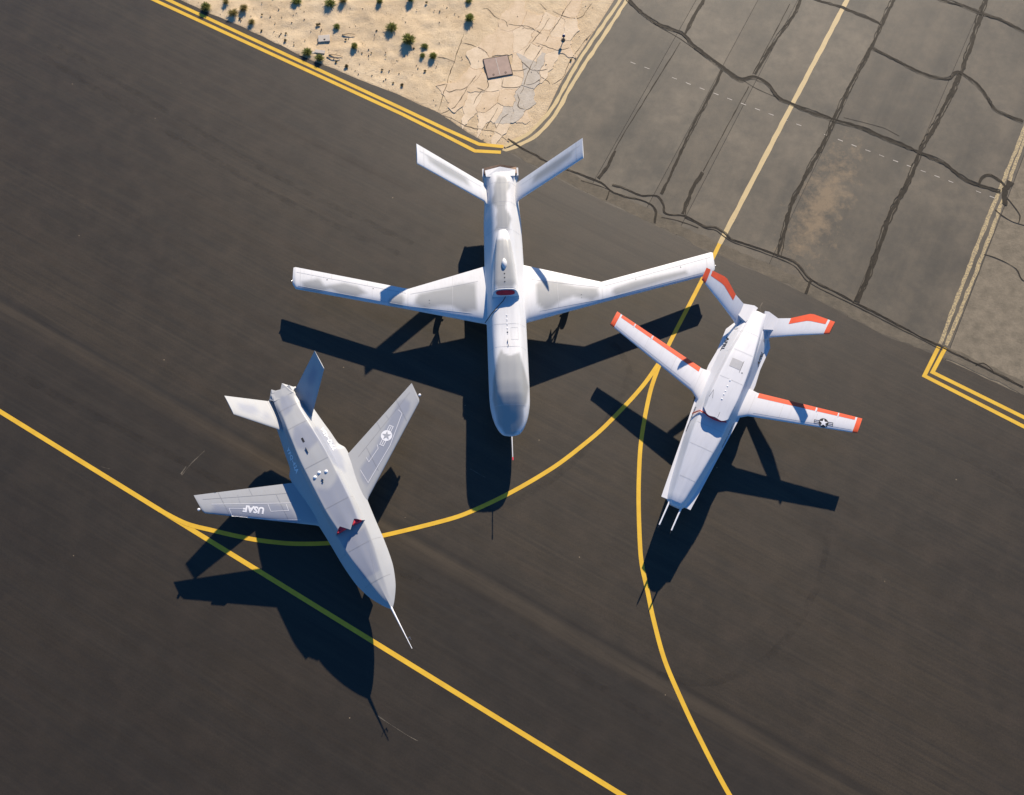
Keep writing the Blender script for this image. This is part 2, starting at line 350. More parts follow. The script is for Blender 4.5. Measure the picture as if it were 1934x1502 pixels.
def tube(pts, r, n=8, caps=True, r2=None):
    pts = [Vector(p) for p in pts]; V = []; F = []; prev = None
    for i, p in enumerate(pts):
        d = (pts[min(i + 1, len(pts) - 1)] - pts[max(i - 1, 0)]).normalized()
        u = d.orthogonal().normalized() if prev is None else (prev - d * prev.dot(d)).normalized(); prev = u; w = d.cross(u)
        rr = r if r2 is None else r + (r2 - r) * i / (len(pts) - 1)
        for k in range(n):
            a = 2 * math.pi * k / n; V.append(p + u * math.cos(a) * rr + w * math.sin(a) * rr)
    for i in range(len(pts) - 1):
        for k in range(n):
            a = i * n + k; b = i * n + (k + 1) % n; F.append((a, b, b + n, a + n))
    if caps: F.append(tuple(range(n - 1, -1, -1))); F.append(tuple(range((len(pts) - 1) * n, len(pts) * n)))
    return V, F
def lathe(prof, c, axis='z', n=20):
    V = []; F = []; k = len(prof)
    for i in range(n):
        a = 2 * math.pi * i / n
        for r, h in prof:
            q = (r * math.cos(a), r * math.sin(a), h)
            if axis == 'y': q = (q[0], q[2], q[1])
            if axis == 'x': q = (q[2], q[0], q[1])
            V.append((c[0] + q[0], c[1] + q[1], c[2] + q[2]))
    for i in range(n):
        for j in range(k - 1):
            a = i * k + j; b = ((i + 1) % n) * k + j; F.append((a, b, b + 1, a + 1))
    return V, F
def box(cx, cy, cz, sx, sy, sz, rz=0.0):
    c, s = math.cos(rz), math.sin(rz); V = []
    for dz in (-1, 1):
        for dx, dy in ((-1, -1), (1, -1), (1, 1), (-1, 1)):
            x, y = dx * sx / 2, dy * sy / 2; V.append((cx + c * x - s * y, cy + s * x + c * y, cz + dz * sz / 2))
    return V, [(3, 2, 1, 0), (4, 5, 6, 7), (0, 1, 5, 4), (1, 2, 6, 5), (2, 3, 7, 6), (3, 0, 4, 7)]
def join(*parts):
    V = []; F = []
    for v, f in parts:
        b = len(V); V += list(v); F += [tuple(i + b for i in q) for q in f]
    return V, F
def prism(poly, z0, z1):
    n = len(poly); V = [(x, y, z0) for x, y in poly] + [(x, y, z1) for x, y in poly]
    return V, [tuple(range(n, 2 * n)), tuple(range(n - 1, -1, -1))] + [(i, (i + 1) % n, (i + 1) % n + n, i + n) for i in range(n)]
def ccw(poly):
    a = sum(poly[i][0] * poly[(i + 1) % len(poly)][1] - poly[(i + 1) % len(poly)][0] * poly[i][1] for i in range(len(poly)))
    return poly if a > 0 else poly[::-1]
def smooth_path(pts, step=0.25):
    P = [Vector((*p, 0)) for p in pts]; out = []
    for i in range(len(P) - 1):
        p0, p1, p2, p3 = P[max(i - 1, 0)], P[i], P[i + 1], P[min(i + 2, len(P) - 1)]
        n = max(1, int((p2 - p1).length / step))
        a = (p2 - p0) * 0.5; b = (p3 - p1) * 0.5; ln = (p2 - p1).length
        if a.length > ln: a *= ln / a.length
        if b.length > ln: b *= ln / b.length
        for k in range(n):
            t = k / n; out.append(p1 * (2 * t**3 - 3 * t * t + 1) + a * (t**3 - 2 * t * t + t) + p2 * (-2 * t**3 + 3 * t * t) + b * (t**3 - t * t))
    out.append(P[-1]); return out
def offset_path(P, d):
    out = []
    for i, p in enumerate(P):
        a = (p - P[i - 1]).normalized() if i else None; b = (P[i + 1] - p).normalized() if i < len(P) - 1 else None
        if a is None: a = b
        if b is None: b = a
        na = Vector((-a.y, a.x, 0)); nb = Vector((-b.y, b.x, 0)); n = (na + nb).normalized()
        out.append(p + n * (d / max(0.35, n.dot(na))))
    return out
def ribbon(name, pts, w, z, m, parent, step=0.25, rag=0.0, smooth=True, seed=0):
    P = smooth_path(pts, step) if smooth else [Vector((*p, 0)) for p in pts]
    l = offset_path(P, w / 2); r = offset_path(P, -w / 2); V = []; F = []
    for i, (a, b) in enumerate(zip(l, r)):
        if rag:
            a = a + (a - b) * rag * noise.noise(Vector((a.x * 1.7, a.y * 1.7, seed))) ; b = b + (b - a) * rag * noise.noise(Vector((b.x * 1.9, b.y * 1.9, seed + 5)))
        V += [(a.x, a.y, z), (b.x, b.y, z)]
    for i in range(len(P) - 1): F.append((2 * i, 2 * i + 1, 2 * i + 3, 2 * i + 2))
    return obj(name, V, F, m, parent)
def inside(p, poly):
    x, y = p; c = False; j = len(poly) - 1
    for i in range(len(poly)):
        xi, yi = poly[i]; xj, yj = poly[j]
        if (yi > y) != (yj > y) and x < (xj - xi) * (y - yi) / (yj - yi) + xi: c = not c
        j = i
    return c
def seg_dist(p, poly, closed=True):
    P = np.array(poly); Q = np.roll(P, -1, 0) if closed else P[1:]; A = P if closed else P[:-1]
    d = Q - A; t = np.clip(((np.array(p) - A) * d).sum(1) / np.maximum((d * d).sum(1), 1e-9), 0, 1)
    return float(np.min(np.linalg.norm(A + d * t[:, None] - np.array(p), axis=1)))
def camo(o, polys, feather=0.07, zmin=-9, extra=None):
    me = o.data; a = me.attributes.new("camo", 'FLOAT', 'POINT'); vals = []
    for v in me.vertices:
        x, y, z = v.co; val = 0.0
        if z > zmin:
            for p in polys:
                d = seg_dist((x, y), p); d = d if inside((x, y), p) else -d
                val = max(val, min(1, max(0, 0.5 + d / (2 * feather))))
            if extra: val = max(val, extra(x, y, z))
        vals.append(val)
    a.data.foreach_set("value", vals)
def bvh(*objs):
    V = []; F = []
    for o in objs:
        b = len(V); V += [v.co.copy() for v in o.data.vertices]; F += [tuple(i + b for i in p.vertices) for p in o.data.polygons]
    return BVHTree.FromPolygons(V, F)
def drape(name, V2, F, origin, u, v, tree, m, parent, off=0.006, maxlen=0.08):
    """lay a flat outline (u,v plane) on the skin below it"""
    u = Vector(u).normalized(); v = Vector(v); v = (v - u * v.dot(u)).normalized(); n = u.cross(v)
    bm = bmesh.new(); vs = [bm.verts.new((x, y, 0)) for x, y in V2]
    for f in F:
        try: bm.faces.new([vs[i] for i in f])
        except ValueError: pass
    bmesh.ops.triangulate(bm, faces=bm.faces)
    for _ in range(4):
        e = [e for e in bm.edges if e.calc_length() > maxlen]
        if not e: break
        bmesh.ops.subdivide_edges(bm, edges=e, cuts=1); bmesh.ops.triangulate(bm, faces=[f for f in bm.faces if len(f.verts) > 3])
    for q in bm.verts:
        p = Vector(origin) + u * q.co.x + v * q.co.y
        hit = tree.ray_cast(p + n * 0.8, -n, 2.0)
        q.co = (hit[0] + n * off) if hit[0] is not None else p
    me = bpy.data.meshes.new(name); bm.to_mesh(me); bm.free(); me.update()
    return link(name, me, m, parent)
def text_outline(body, size, spacing=1.05, shear=0.0, bold=0.0):
    cu = bpy.data.curves.new("lettering", 'FONT'); cu.body = body; cu.size = size; cu.align_x = 'CENTER'; cu.align_y = 'CENTER'
    cu.space_character = spacing; cu.resolution_u = 3; cu.shear = shear; cu.offset = bold
    ob = bpy.data.objects.new("lettering", cu); C.objects.link(ob); dg = bpy.context.evaluated_depsgraph_get()
    me = bpy.data.meshes.new_from_object(ob.evaluated_get(dg)); V = [(v.co.x, v.co.y) for v in me.vertices]; F = [tuple(p.vertices) for p in me.polygons]
    bpy.data.objects.remove(ob); bpy.data.meshes.remove(me); bpy.data.curves.remove(cu)
    return V, F
def disc2(r, n=28): return [(r * math.cos(2 * math.pi * i / n), r * math.sin(2 * math.pi * i / n)) for i in range(n)], [tuple(range(n))]
def star2(r):
    V = [(0, 0)]
    for i in range(10):
        a = math.pi / 2 + math.pi * i / 5; q = r if i % 2 == 0 else r * 0.39; V.append((q * math.cos(a), q * math.sin(a)))
    return V, [(0, i + 1, (i + 1) % 10 + 1) for i in range(10)]
def rect2(x0, y0, x1, y1): return [(x0, y0), (x1, y0), (x1, y1), (x0, y1)], [(0, 1, 2, 3)]
def bar2(sx, x0, x1, hy, t):
    """three stripes closed by an end bar, one connected outline"""
    a, b = sx * x0, sx * x1; V = []; F = []
    for y0 in (-hy, -t / 2, hy - t): k = len(V); V += [(a, y0), (b - sx * t, y0), (b - sx * t, y0 + t), (a, y0 + t)]; F.append((k, k + 1, k + 2, k + 3))
    ys = [-hy, -hy + t, -t / 2, t / 2, hy - t, hy]; c = len(V); V += [(b, y) for y in ys]; inn = [1, 2, 5, 6, 9, 10]
    for i in range(5): F.append((inn[i], c + i, c + i + 1, inn[i + 1]))
    return V, (F if sx > 0 else [f[::-1] for f in F])
def join2(*ps):
    V = []; F = []
    for v, f in ps:
        b = len(V); V += v; F += [tuple(i + b for i in q) for q in f]
    return V, F
def line2(pts, w):
    P = [Vector((*p, 0)) for p in pts]; l = offset_path(P, w / 2); r = offset_path(P, -w / 2)
    V = [(a.x, a.y) for a in l] + [(a.x, a.y) for a in r]; n = len(P)
    return V, [(i, i + n, i + n + 1, i + 1) for i in range(n - 1)]
def seams(st, segs, parent, m, w=0.014, lift=0.0095):
    """hairline panel seams following a wing's upper skin: ((span, chord), (span, chord))"""
    for (s0, c0), (s1, c1) in segs:
        n = 14; P = []
        for i in range(n + 1):
            t = i / n; le, te, th, nm = wing_frame(st, s0 + (s1 - s0) * t); c = c0 + (c1 - c0) * t
            P.append((Vector(le + (te - le) * c + nm * (th * airfoil(c) + lift)), Vector(nm)))
        V = []
        for i, (p, nm) in enumerate(P):
            d = (P[min(i + 1, n)][0] - P[max(i - 1, 0)][0]).normalized(); q = nm.cross(d).normalized() * w / 2; V += [p + q, p - q]
        obj("panel_seam", V, [(2 * i, 2 * i + 1, 2 * i + 3, 2 * i + 2) for i in range(n)], m, parent)
def m_tyre():
    m, nt, b = mat("tyre_rubber_mark"); p = pos(nt); b.inputs["Base Color"].default_value = (0.016, 0.014, 0.012, 1); b.inputs["Roughness"].default_value = 0.7
    L(nt, ramp(nt, noisen(nt, p, 1.1, 6, 0.75), [(0.42, 0.0), (0.78, 0.34)]), b.inputs["Alpha"]); return m
def wheel(c, rad, w, parent, name="tyre"):
    o = obj(name, *lathe([(rad * 0.55, -w * 0.42), (rad * 0.85, -w / 2), (rad * 0.97, -w * 0.36), (rad, 0), (rad * 0.97, w * 0.36), (rad * 0.85, w / 2), (rad * 0.55, w * 0.42)], c, 'y', 24), M['rubber'], parent, True, 50)
    obj("wheel_hub", *lathe([(0.0, -w * 0.36), (rad * 0.3, -w * 0.38), (rad * 0.57, -w * 0.33), (rad * 0.57, w * 0.33), (rad * 0.3, w * 0.38), (0.0, w * 0.36)], c, 'y', 18), M['gear'], parent, True, 40)
    return o
def landing_gear(x, y, ztop, rad, parent, kind):
    g = obj("landing_gear", *join(tube([(x, y, ztop), (x, y, rad + 0.22)], 0.055, 10), tube([(x, y, rad + 0.25), (x, y, rad + 0.05)], 0.036, 10),
        tube([(x - 0.55, y, ztop), (x - 0.03, y, rad + 0.30)], 0.030, 8), tube([(x, y - 0.10, rad), (x, y + 0.10, rad)], 0.03, 8)), M['gear'], parent, True, 40)
    s = 1 if y > 0 else -1
    if kind == 'main': wheel((x, y + s * 0.14, rad), rad, 0.17, g)
    else: wheel((x, y, rad), rad, 0.15, g)
    dy = 0.20 if kind == 'main' else 0.16
    obj("gear_door", *box(x - 0.05, y - s * dy, ztop - 0.25, 0.75, 0.02, 0.50), M['gear'], g)
    return g
M['tyremark'] = m_tyre()

# ------------------------------------------------------------------ measured layout (metres)
LINES={
 'line_a':[(-51.66,29.85),(-23.68,13.64),(-6.00,3.39),(4.74,-2.84),(26.87,-15.67)],
 'line_b':[(-15.73,9.02),(-14.45,8.40),(-13.24,8.09),(-12.11,7.83),(-11.08,7.64),(-9.67,7.50),(-8.13,7.52),(-6.93,7.67),(-5.73,7.85),(-3.22,8.47),(-2.03,8.85),(-0.08,9.79),(1.91,10.99),(3.33,12.09),(4.21,12.86),(5.46,14.16),(6.23,15.06),(6.89,16.00)],
 'line_c':[(22.45,44.95),(18.48,37.62),(14.69,30.62),(10.61,23.03),(9.29,20.46),(7.50,17.10),(6.90,15.85),(6.41,14.50),(5.91,12.25),(5.71,10.36),(5.64,8.87),(5.63,7.15),(5.69,6.38),(5.84,5.55),(6.03,4.36),(6.41,2.65),(6.97,1.15),(7.67,-0.47),(8.75,-2.66),(10.96,-6.40)],
 'dl_low':[(-36.14,46.67),(-19.74,37.62),(-5.74,30.08),(-3.49,28.77),(-1.91,27.82),(-0.57,27.74)],
 'dl_up':[(-36.25,47.17),(-18.96,37.62),(-5.75,30.43),(-3.50,29.18),(-1.70,28.23),(-0.44,28.08)],
 'fl_low':[(-0.52,27.82),(0.21,28.09),(1.06,28.61),(1.85,29.46),(2.44,30.39),(3.26,32.14),(6.34,37.62),(10.19,44.75)],
 'fl_up':[(-0.38,28.09),(0.14,28.41),(0.91,28.94),(1.72,29.89),(2.30,30.82),(3.67,33.65),(5.96,37.62),(9.79,44.75)],
 'fr_out':[(30.30,36.89),(26.63,29.16),(25.69,27.35),(23.31,22.88),(20.33,17.03)],
 'fr_in':[(30.65,36.89),(26.87,29.16),(25.93,27.35),(23.48,22.36),(20.62,16.95)],
 'dr_out':[(20.27,16.92),(19.34,15.41),(23.51,12.92),(29.21,9.52)],
 'dr_in':[(20.56,16.84),(19.75,15.59),(23.60,13.37),(29.33,10.06)],
 'edge_sand':[(-39.95,49.54),(-18.25,37.62),(-16.41,36.60),(-14.70,35.77),(-12.82,34.71),(-11.32,33.84),(-8.87,32.66),(-5.57,31.09),(-3.88,30.18),(-2.28,28.97),(-1.29,28.25),(-0.29,27.77)],
 'edge_apron':[(-0.29,27.77),(1.33,26.78),(3.04,25.72),(7.00,23.52),(9.48,22.10),(10.30,21.71),(13.71,19.95),(17.89,17.41),(20.01,16.47),(23.80,14.44),(33.81,9.04)],
 'apron_left':[(-0.29,27.77),(0.49,28.58),(1.41,29.42),(1.98,30.62),(2.67,32.24),(4.10,34.81),(5.63,37.62),(9.27,44.75)],
 'apron_right':[(20.69,16.16),(20.93,16.89),(23.79,22.38),(26.23,27.35),(27.09,29.29),(31.17,36.89)],
}
TAR=[
 (0.2,[(6.01,38.20),(6.45,37.62),(6.98,36.91),(7.84,36.06),(9.26,35.30),(9.77,34.60),(11.22,33.11),(12.14,32.30),(12.81,32.44),(13.54,32.04),(14.01,31.18),(14.72,30.72),(15.75,30.20),(16.78,29.75),(18.01,29.30),(19.22,28.67),(20.90,27.78),(22.07,27.10),(22.79,26.36),(23.45,25.87),(24.72,25.39)]),
 (0.2,[(11.07,38.63),(10.54,37.62),(9.95,36.49),(9.37,35.30)]),
 (0.17,[(16.33,38.49),(15.89,37.62),(15.45,36.63),(14.78,35.64),(13.87,34.26),(12.94,32.64)]),
 (0.17,[(11.20,32.90),(10.30,31.05),(9.05,28.60),(8.06,26.36),(7.53,25.27)]),
 (0.22,[(9.71,26.55),(9.15,25.65),(8.74,24.64),(8.56,24.11)]),
 (0.18,[(16.05,37.98),(16.80,37.62),(18.32,36.98),(19.38,36.42),(20.10,35.92)]),
 (0.2,[(21.48,38.49),(21.01,37.62),(19.93,35.50),(19.17,33.99),(18.04,32.10),(16.83,29.75),(16.47,28.98),(15.54,27.35),(14.76,25.99),(14.04,24.64),(13.57,23.19),(13.14,21.71)]),
 (0.16,[(19.44,34.33),(20.55,33.58),(21.66,32.84),(22.48,32.44),(23.24,32.37),(23.80,32.77),(24.71,31.97),(25.09,31.05),(25.40,30.33),(26.67,29.62)]),
 (0.24,[(26.60,38.63),(26.14,37.62),(25.60,36.49),(24.14,33.17),(22.87,30.79),(21.01,27.78),(20.23,26.12),(19.75,25.40),(18.77,23.70),(17.48,20.83),(16.65,19.25)]),
 (0.18,[(23.12,37.98),(23.75,37.62),(24.81,37.20),(25.75,36.70),(26.99,36.06),(28.26,35.09)]),
 (0.16,[(23.70,25.81),(23.92,26.21),(24.37,26.36),(24.83,25.99),(25.01,25.69)]),
 (0.12,[(-0.22,28.56),(0.42,28.02),(1.26,27.52),(1.75,27.19),(3.05,26.60),(3.98,26.19),(4.61,25.85),(5.06,25.38),(5.81,25.07),(6.27,24.97),(7.00,24.64),(7.21,24.18),(7.12,23.58)]),
 (0.11,[(5.08,25.78),(5.83,25.51),(6.51,25.17),(7.32,25.14),(7.58,24.64),(7.61,24.18),(7.90,24.04),(8.64,23.98),(9.19,23.65),(9.69,23.36),(10.15,23.32),(10.58,23.00),(10.84,22.67),(11.50,22.42),(12.22,22.15),(13.17,21.74),(13.94,21.34),(14.56,20.43),(15.57,19.84),(16.55,19.20),(17.62,18.57),(18.83,17.80),(19.47,17.37),(20.43,16.85),(21.46,16.24),(22.56,15.63),(23.87,14.81)]),
 (0.06,[(8.64,23.91),(9.19,23.58),(9.68,23.27),(10.14,23.19),(10.56,22.80),(10.94,22.51),(12.20,22.00),(13.84,21.19),(14.46,20.29),(16.54,19.05),(18.81,17.66),(20.41,16.71)]),
 (0.12,[(4.95,25.44),(4.76,24.91)]),
 (0.2,[(14.60,20.38),(14.22,19.69)]),
 (0.17,[(5.28,27.85),(4.89,26.94),(4.39,26.19)]),
 (0.45,[(25.35,25.99),(24.98,25.39),(24.69,24.67)]),
]
SEAM=[
 (0.045,[(9.11,34.74),(5.86,28.98),(5.29,27.90)]),
 (0.045,[(12.54,31.84),(9.76,26.61)]),
 (0.04,[(7.73,35.99),(9.12,34.95),(10.28,33.85)]),
 (0.04,[(15.29,37.34),(13.90,34.67),(12.83,32.64)]),
 (0.03,[(10.30,34.12),(12.76,31.84),(14.42,30.92)]),
 (0.05,[(3.51,26.05),(4.49,25.71),(4.95,25.48)]),
 (0.06,[(7.48,23.91),(8.28,23.72),(9.29,23.32)]),
 (0.05,[(24.94,25.10),(25.18,24.67),(25.46,24.00),(25.31,23.61)]),
 (0.05,[(24.27,24.34),(24.40,24.15),(25.00,23.67),(25.55,23.46),(26.42,23.10)]),
 (0.05,[(23.26,21.84),(23.89,21.59),(24.69,21.03),(24.88,20.43),(25.42,20.14)]),
 (0.06,[(21.84,15.91),(22.21,16.05),(22.58,15.73),(22.63,15.50)]),
 (0.03,[(17.33,29.88),(19.29,29.24),(20.08,28.73)]),
]
SLAB_SEEDS=[(-3.68,30.76),(-3.17,31.32),(-2.84,32.98),(-3.00,30.76),(-2.35,32.34),(-1.92,31.20),(-1.77,31.83),(-2.37,29.95),(-1.24,31.07),(-0.93,32.02),(-1.59,29.58),(-0.87,30.14),(-0.20,31.07),(-0.04,32.21),(-0.35,29.95),(-0.56,29.22),(0.58,31.32),(0.89,30.88),(0.32,30.26),(1.11,32.34),(1.54,33.49),(1.12,33.88),(2.07,33.62),(1.80,32.72),(2.32,32.59),(2.19,34.47),(1.67,35.06),(0.80,33.36),(0.32,32.98),(-0.78,33.04),(-1.22,34.60),(-1.80,33.88),(-0.47,34.73),(-1.55,35.93),(0.06,36.40),(0.60,35.26),(1.14,36.27),(1.95,36.06),(2.50,37.21),(2.37,35.60),(3.32,37.08),(3.18,35.60),(2.99,34.27),(4.11,36.27),(4.13,37.21),(2.65,33.49),(3.53,34.73),(-2.18,34.93),(-0.81,37.08),(1.47,37.21),(0.73,29.83),(0.47,29.22),(1.09,30.14),(1.62,31.39),(1.09,29.52),(2.10,31.95),(-0.15,28.91),(-1.17,29.16),(-2.00,29.46),(-2.78,29.83),(-3.46,30.14)]
SLAB_REGION=[(-2.62,35.33),(-3.45,32.21),(-3.98,30.29),(-3.03,29.74),(-1.58,29.16),(-0.86,29.03),(-0.25,28.61),(0.06,28.43),(0.57,29.03),(1.14,29.83),(1.57,31.01),(2.05,31.76),(2.74,32.53),(3.24,33.88),(3.80,34.80),(4.92,36.33),(5.29,37.62),(5.54,38.45),(-1.58,38.45),(-1.67,37.08)]
HATCH=[(-1.58,33.59),(-0.28,33.87),(0.03,32.71),(-1.20,32.27)]
MARKER=[(2.78,34.90)]
PAD=[(-10.18,35.00),(-10.34,34.11)]
SHRUBS=[(-10.00,37.32,0.31,0),(-9.28,37.52,0.23,1),(-7.28,37.47,0.19,0),(-5.57,37.62,0.21,0),(-9.53,35.75,0.25,0),(-6.55,35.65,0.27,0),(-5.59,34.80,0.35,0),(-8.49,34.41,0.23,0),(-4.71,34.43,0.19,0),(-4.81,33.82,0.17,0),(-4.24,33.77,0.23,0),(-10.31,33.62,0.23,0),(-4.71,37.44,0.10,2),(-10.51,35.95,0.10,2),(-7.36,35.52,0.07,2),(-5.83,31.94,0.12,2),(-6.31,32.08,0.07,2),(-4.64,32.85,0.09,2),(-6.94,32.92,0.08,2),(-8.85,33.14,0.14,2),(-3.96,36.86,0.05,2),(-7.88,37.27,0.06,2),(-9.42,33.45,0.09,2),(-5.29,34.33,0.07,2),(-9.00,34.92,0.08,2),(-8.85,35.75,0.04,2),(-8.27,34.16,0.04,2),(-8.07,34.04,0.05,2),(-7.57,34.04,0.05,2),(-7.69,33.67,0.03,2),(-6.78,33.77,0.04,2),(-16.79,37.03,0.32,0),(-15.74,37.43,0.21,1),(-15.26,36.64,0.26,1),(-14.71,36.98,0.22,1),(-14.19,36.06,0.17,1),(-11.86,37.50,0.22,0),(-11.01,34.01,0.30,0),(-14.88,36.33,0.08,2),(-13.70,36.62,0.07,2),(-13.62,35.53,0.08,2),(-10.61,35.91,0.11,2),(-12.27,35.34,0.08,2),(-12.27,34.86,0.11,2),(-11.78,34.57,0.05,2),(-12.60,36.45,0.04,2),(-11.63,36.98,0.04,2),(-2.31,36.27,0.28,0),(-2.38,37.52,0.23,0),(3.16,33.56,0.08,2)]
STICKS=[[(-9.85,33.92),(-9.09,33.79)],[(-9.96,33.76),(-9.23,33.60)],[(-9.22,35.25),(-8.50,35.27)]]
DASHES=[[(6.35,33.43),(6.61,33.31)],[(7.08,33.10),(7.34,32.98)],[(7.80,32.76),(8.06,32.64)],[(8.51,32.43),(8.77,32.31)],[(9.23,32.09),(9.48,31.97)],[(9.94,31.76),(10.19,31.64)],[(10.65,31.43),(10.90,31.31)],[(11.35,31.10),(11.60,30.98)],[(12.05,30.78),(12.30,30.66)],[(12.75,30.45),(13.00,30.33)],[(13.44,30.13),(13.69,30.01)],[(14.13,29.80),(14.38,29.69)],[(14.82,29.48),(15.07,29.37)],[(15.51,29.16),(15.75,29.05)],[(16.19,28.84),(16.43,28.73)],[(16.87,28.53),(17.11,28.41)],[(17.54,28.21),(17.78,28.10)],[(18.21,27.90),(18.46,27.79)],[(18.88,27.59),(19.12,27.47)],[(19.55,27.27),(19.79,27.16)],[(20.21,26.97),(20.45,26.85)],[(20.87,26.66),(21.11,26.55)],[(21.53,26.35),(21.77,26.24)],[(22.19,26.04),(22.42,25.93)],[(22.84,25.74),(23.07,25.63)],[(23.49,25.44),(23.72,25.33)],[(24.13,25.14),(24.36,25.03)]]
CAMO_MQ=[[(-6.85,-4.21),(-7.14,-4.03),(-7.34,-2.95),(-7.54,-2.14),(-7.54,-1.38),(-6.74,-1.35),(-6.09,-1.34),(-6.02,-1.95),(-6.40,-2.53),(-6.42,-3.07),(-6.36,-3.76),(-6.61,-4.22)],
[(-6.86,-5.47),(-7.11,-5.17),(-7.19,-4.85),(-6.88,-4.71),(-6.56,-4.85),(-6.67,-5.38)],
[(-8.12,-9.62),(-8.24,-8.79),(-7.83,-8.50),(-7.94,-7.58),(-7.71,-6.93),(-7.33,-6.49),(-7.17,-7.03),(-7.38,-7.79),(-7.64,-8.23),(-7.54,-8.76),(-7.75,-9.53)],
[(-7.34,1.45),(-7.57,1.73),(-7.47,2.62),(-7.21,3.30),(-7.11,4.35),(-6.70,4.40),(-6.48,4.04),(-6.66,3.16),(-6.42,2.56),(-6.09,2.12),(-5.99,1.80),(-6.29,1.45)],
[(-7.09,5.12),(-7.41,6.00),(-7.76,7.63),(-7.96,8.62),(-7.77,8.71),(-7.46,7.61),(-7.04,6.23),(-6.73,5.19),(-6.86,4.99)],
[(-2.46,-0.70),(-3.38,-0.49),(-3.85,-0.29),(-3.61,-0.19),(-3.48,0.10),(-3.59,0.40),(-3.66,0.51),(-2.87,0.73),(-2.16,0.88),(-1.40,0.74),(-1.11,0.58),(-0.50,0.55),(0.00,0.11),(-0.05,-0.25),(-0.55,-0.58),(-1.62,-0.76)]]
CAMO_YF=[[(-7.68,3.97),(-7.96,4.35),(-7.94,4.66),(-7.66,4.79),(-7.37,4.60),(-7.02,4.09),(-6.38,3.32),(-5.87,2.52),(-5.46,1.83),(-5.17,1.42),(-5.60,1.32),(-6.03,1.49),(-6.28,1.97),(-6.59,2.52),(-7.11,3.23)],
[(-7.46,-4.86),(-7.63,-4.63),(-7.33,-4.25),(-6.94,-3.55),(-6.86,-3.11),(-6.40,-2.37),(-5.84,-1.83),(-5.27,-1.86),(-5.03,-1.81),(-5.77,-3.05),(-6.65,-4.23),(-7.17,-4.94)],
[(-8.86,-0.21),(-8.88,0.30),(-8.45,0.52),(-7.81,0.57),(-7.57,-0.10),(-7.91,-0.44),(-8.37,-0.44)],
[(-5.94,-0.52),(-5.60,-0.06),(-5.80,0.38),(-6.12,0.61),(-4.94,0.59),(-3.76,0.50),(-3.64,-0.04),(-3.93,-0.45),(-5.21,-0.52)],
[(-8.57,0.70),(-7.70,1.00),(-6.76,1.04),(-6.10,0.87),(-6.55,0.59),(-7.53,0.49),(-8.33,0.44)],
[(-3.20,-0.58),(-3.49,-0.19),(-3.50,0.56),(-2.55,0.42),(-1.62,0.28),(-1.57,-0.07),(-1.61,-0.45),(-2.48,-0.51)],
[(-10.59,-0.15),(-10.46,0.22),(-10.02,0.30),(-9.67,0.07),(-9.58,-0.33),(-9.99,-0.35)]]
YF_PANEL=[[(-6.33,1.95),(-6.09,1.96),(-6.45,2.59),(-6.62,2.63)],
[(-5.96,1.48),(-5.28,1.52),(-6.31,3.10),(-7.37,4.23),(-7.61,4.17)],
[(-7.18,-4.17),(-6.81,-4.19),(-5.77,-2.65),(-5.23,-1.71)],
[(-7.18,-4.17),(-6.88,-3.65)],
[(-6.53,-2.64),(-6.18,-2.66),(-5.84,-1.99),(-6.15,-1.96)],
[(-7.55,-3.60),(-7.14,-3.66)],
[(-7.71,-4.75),(-6.07,-1.72)],
[(-7.68,3.59),(-7.43,3.60)]]
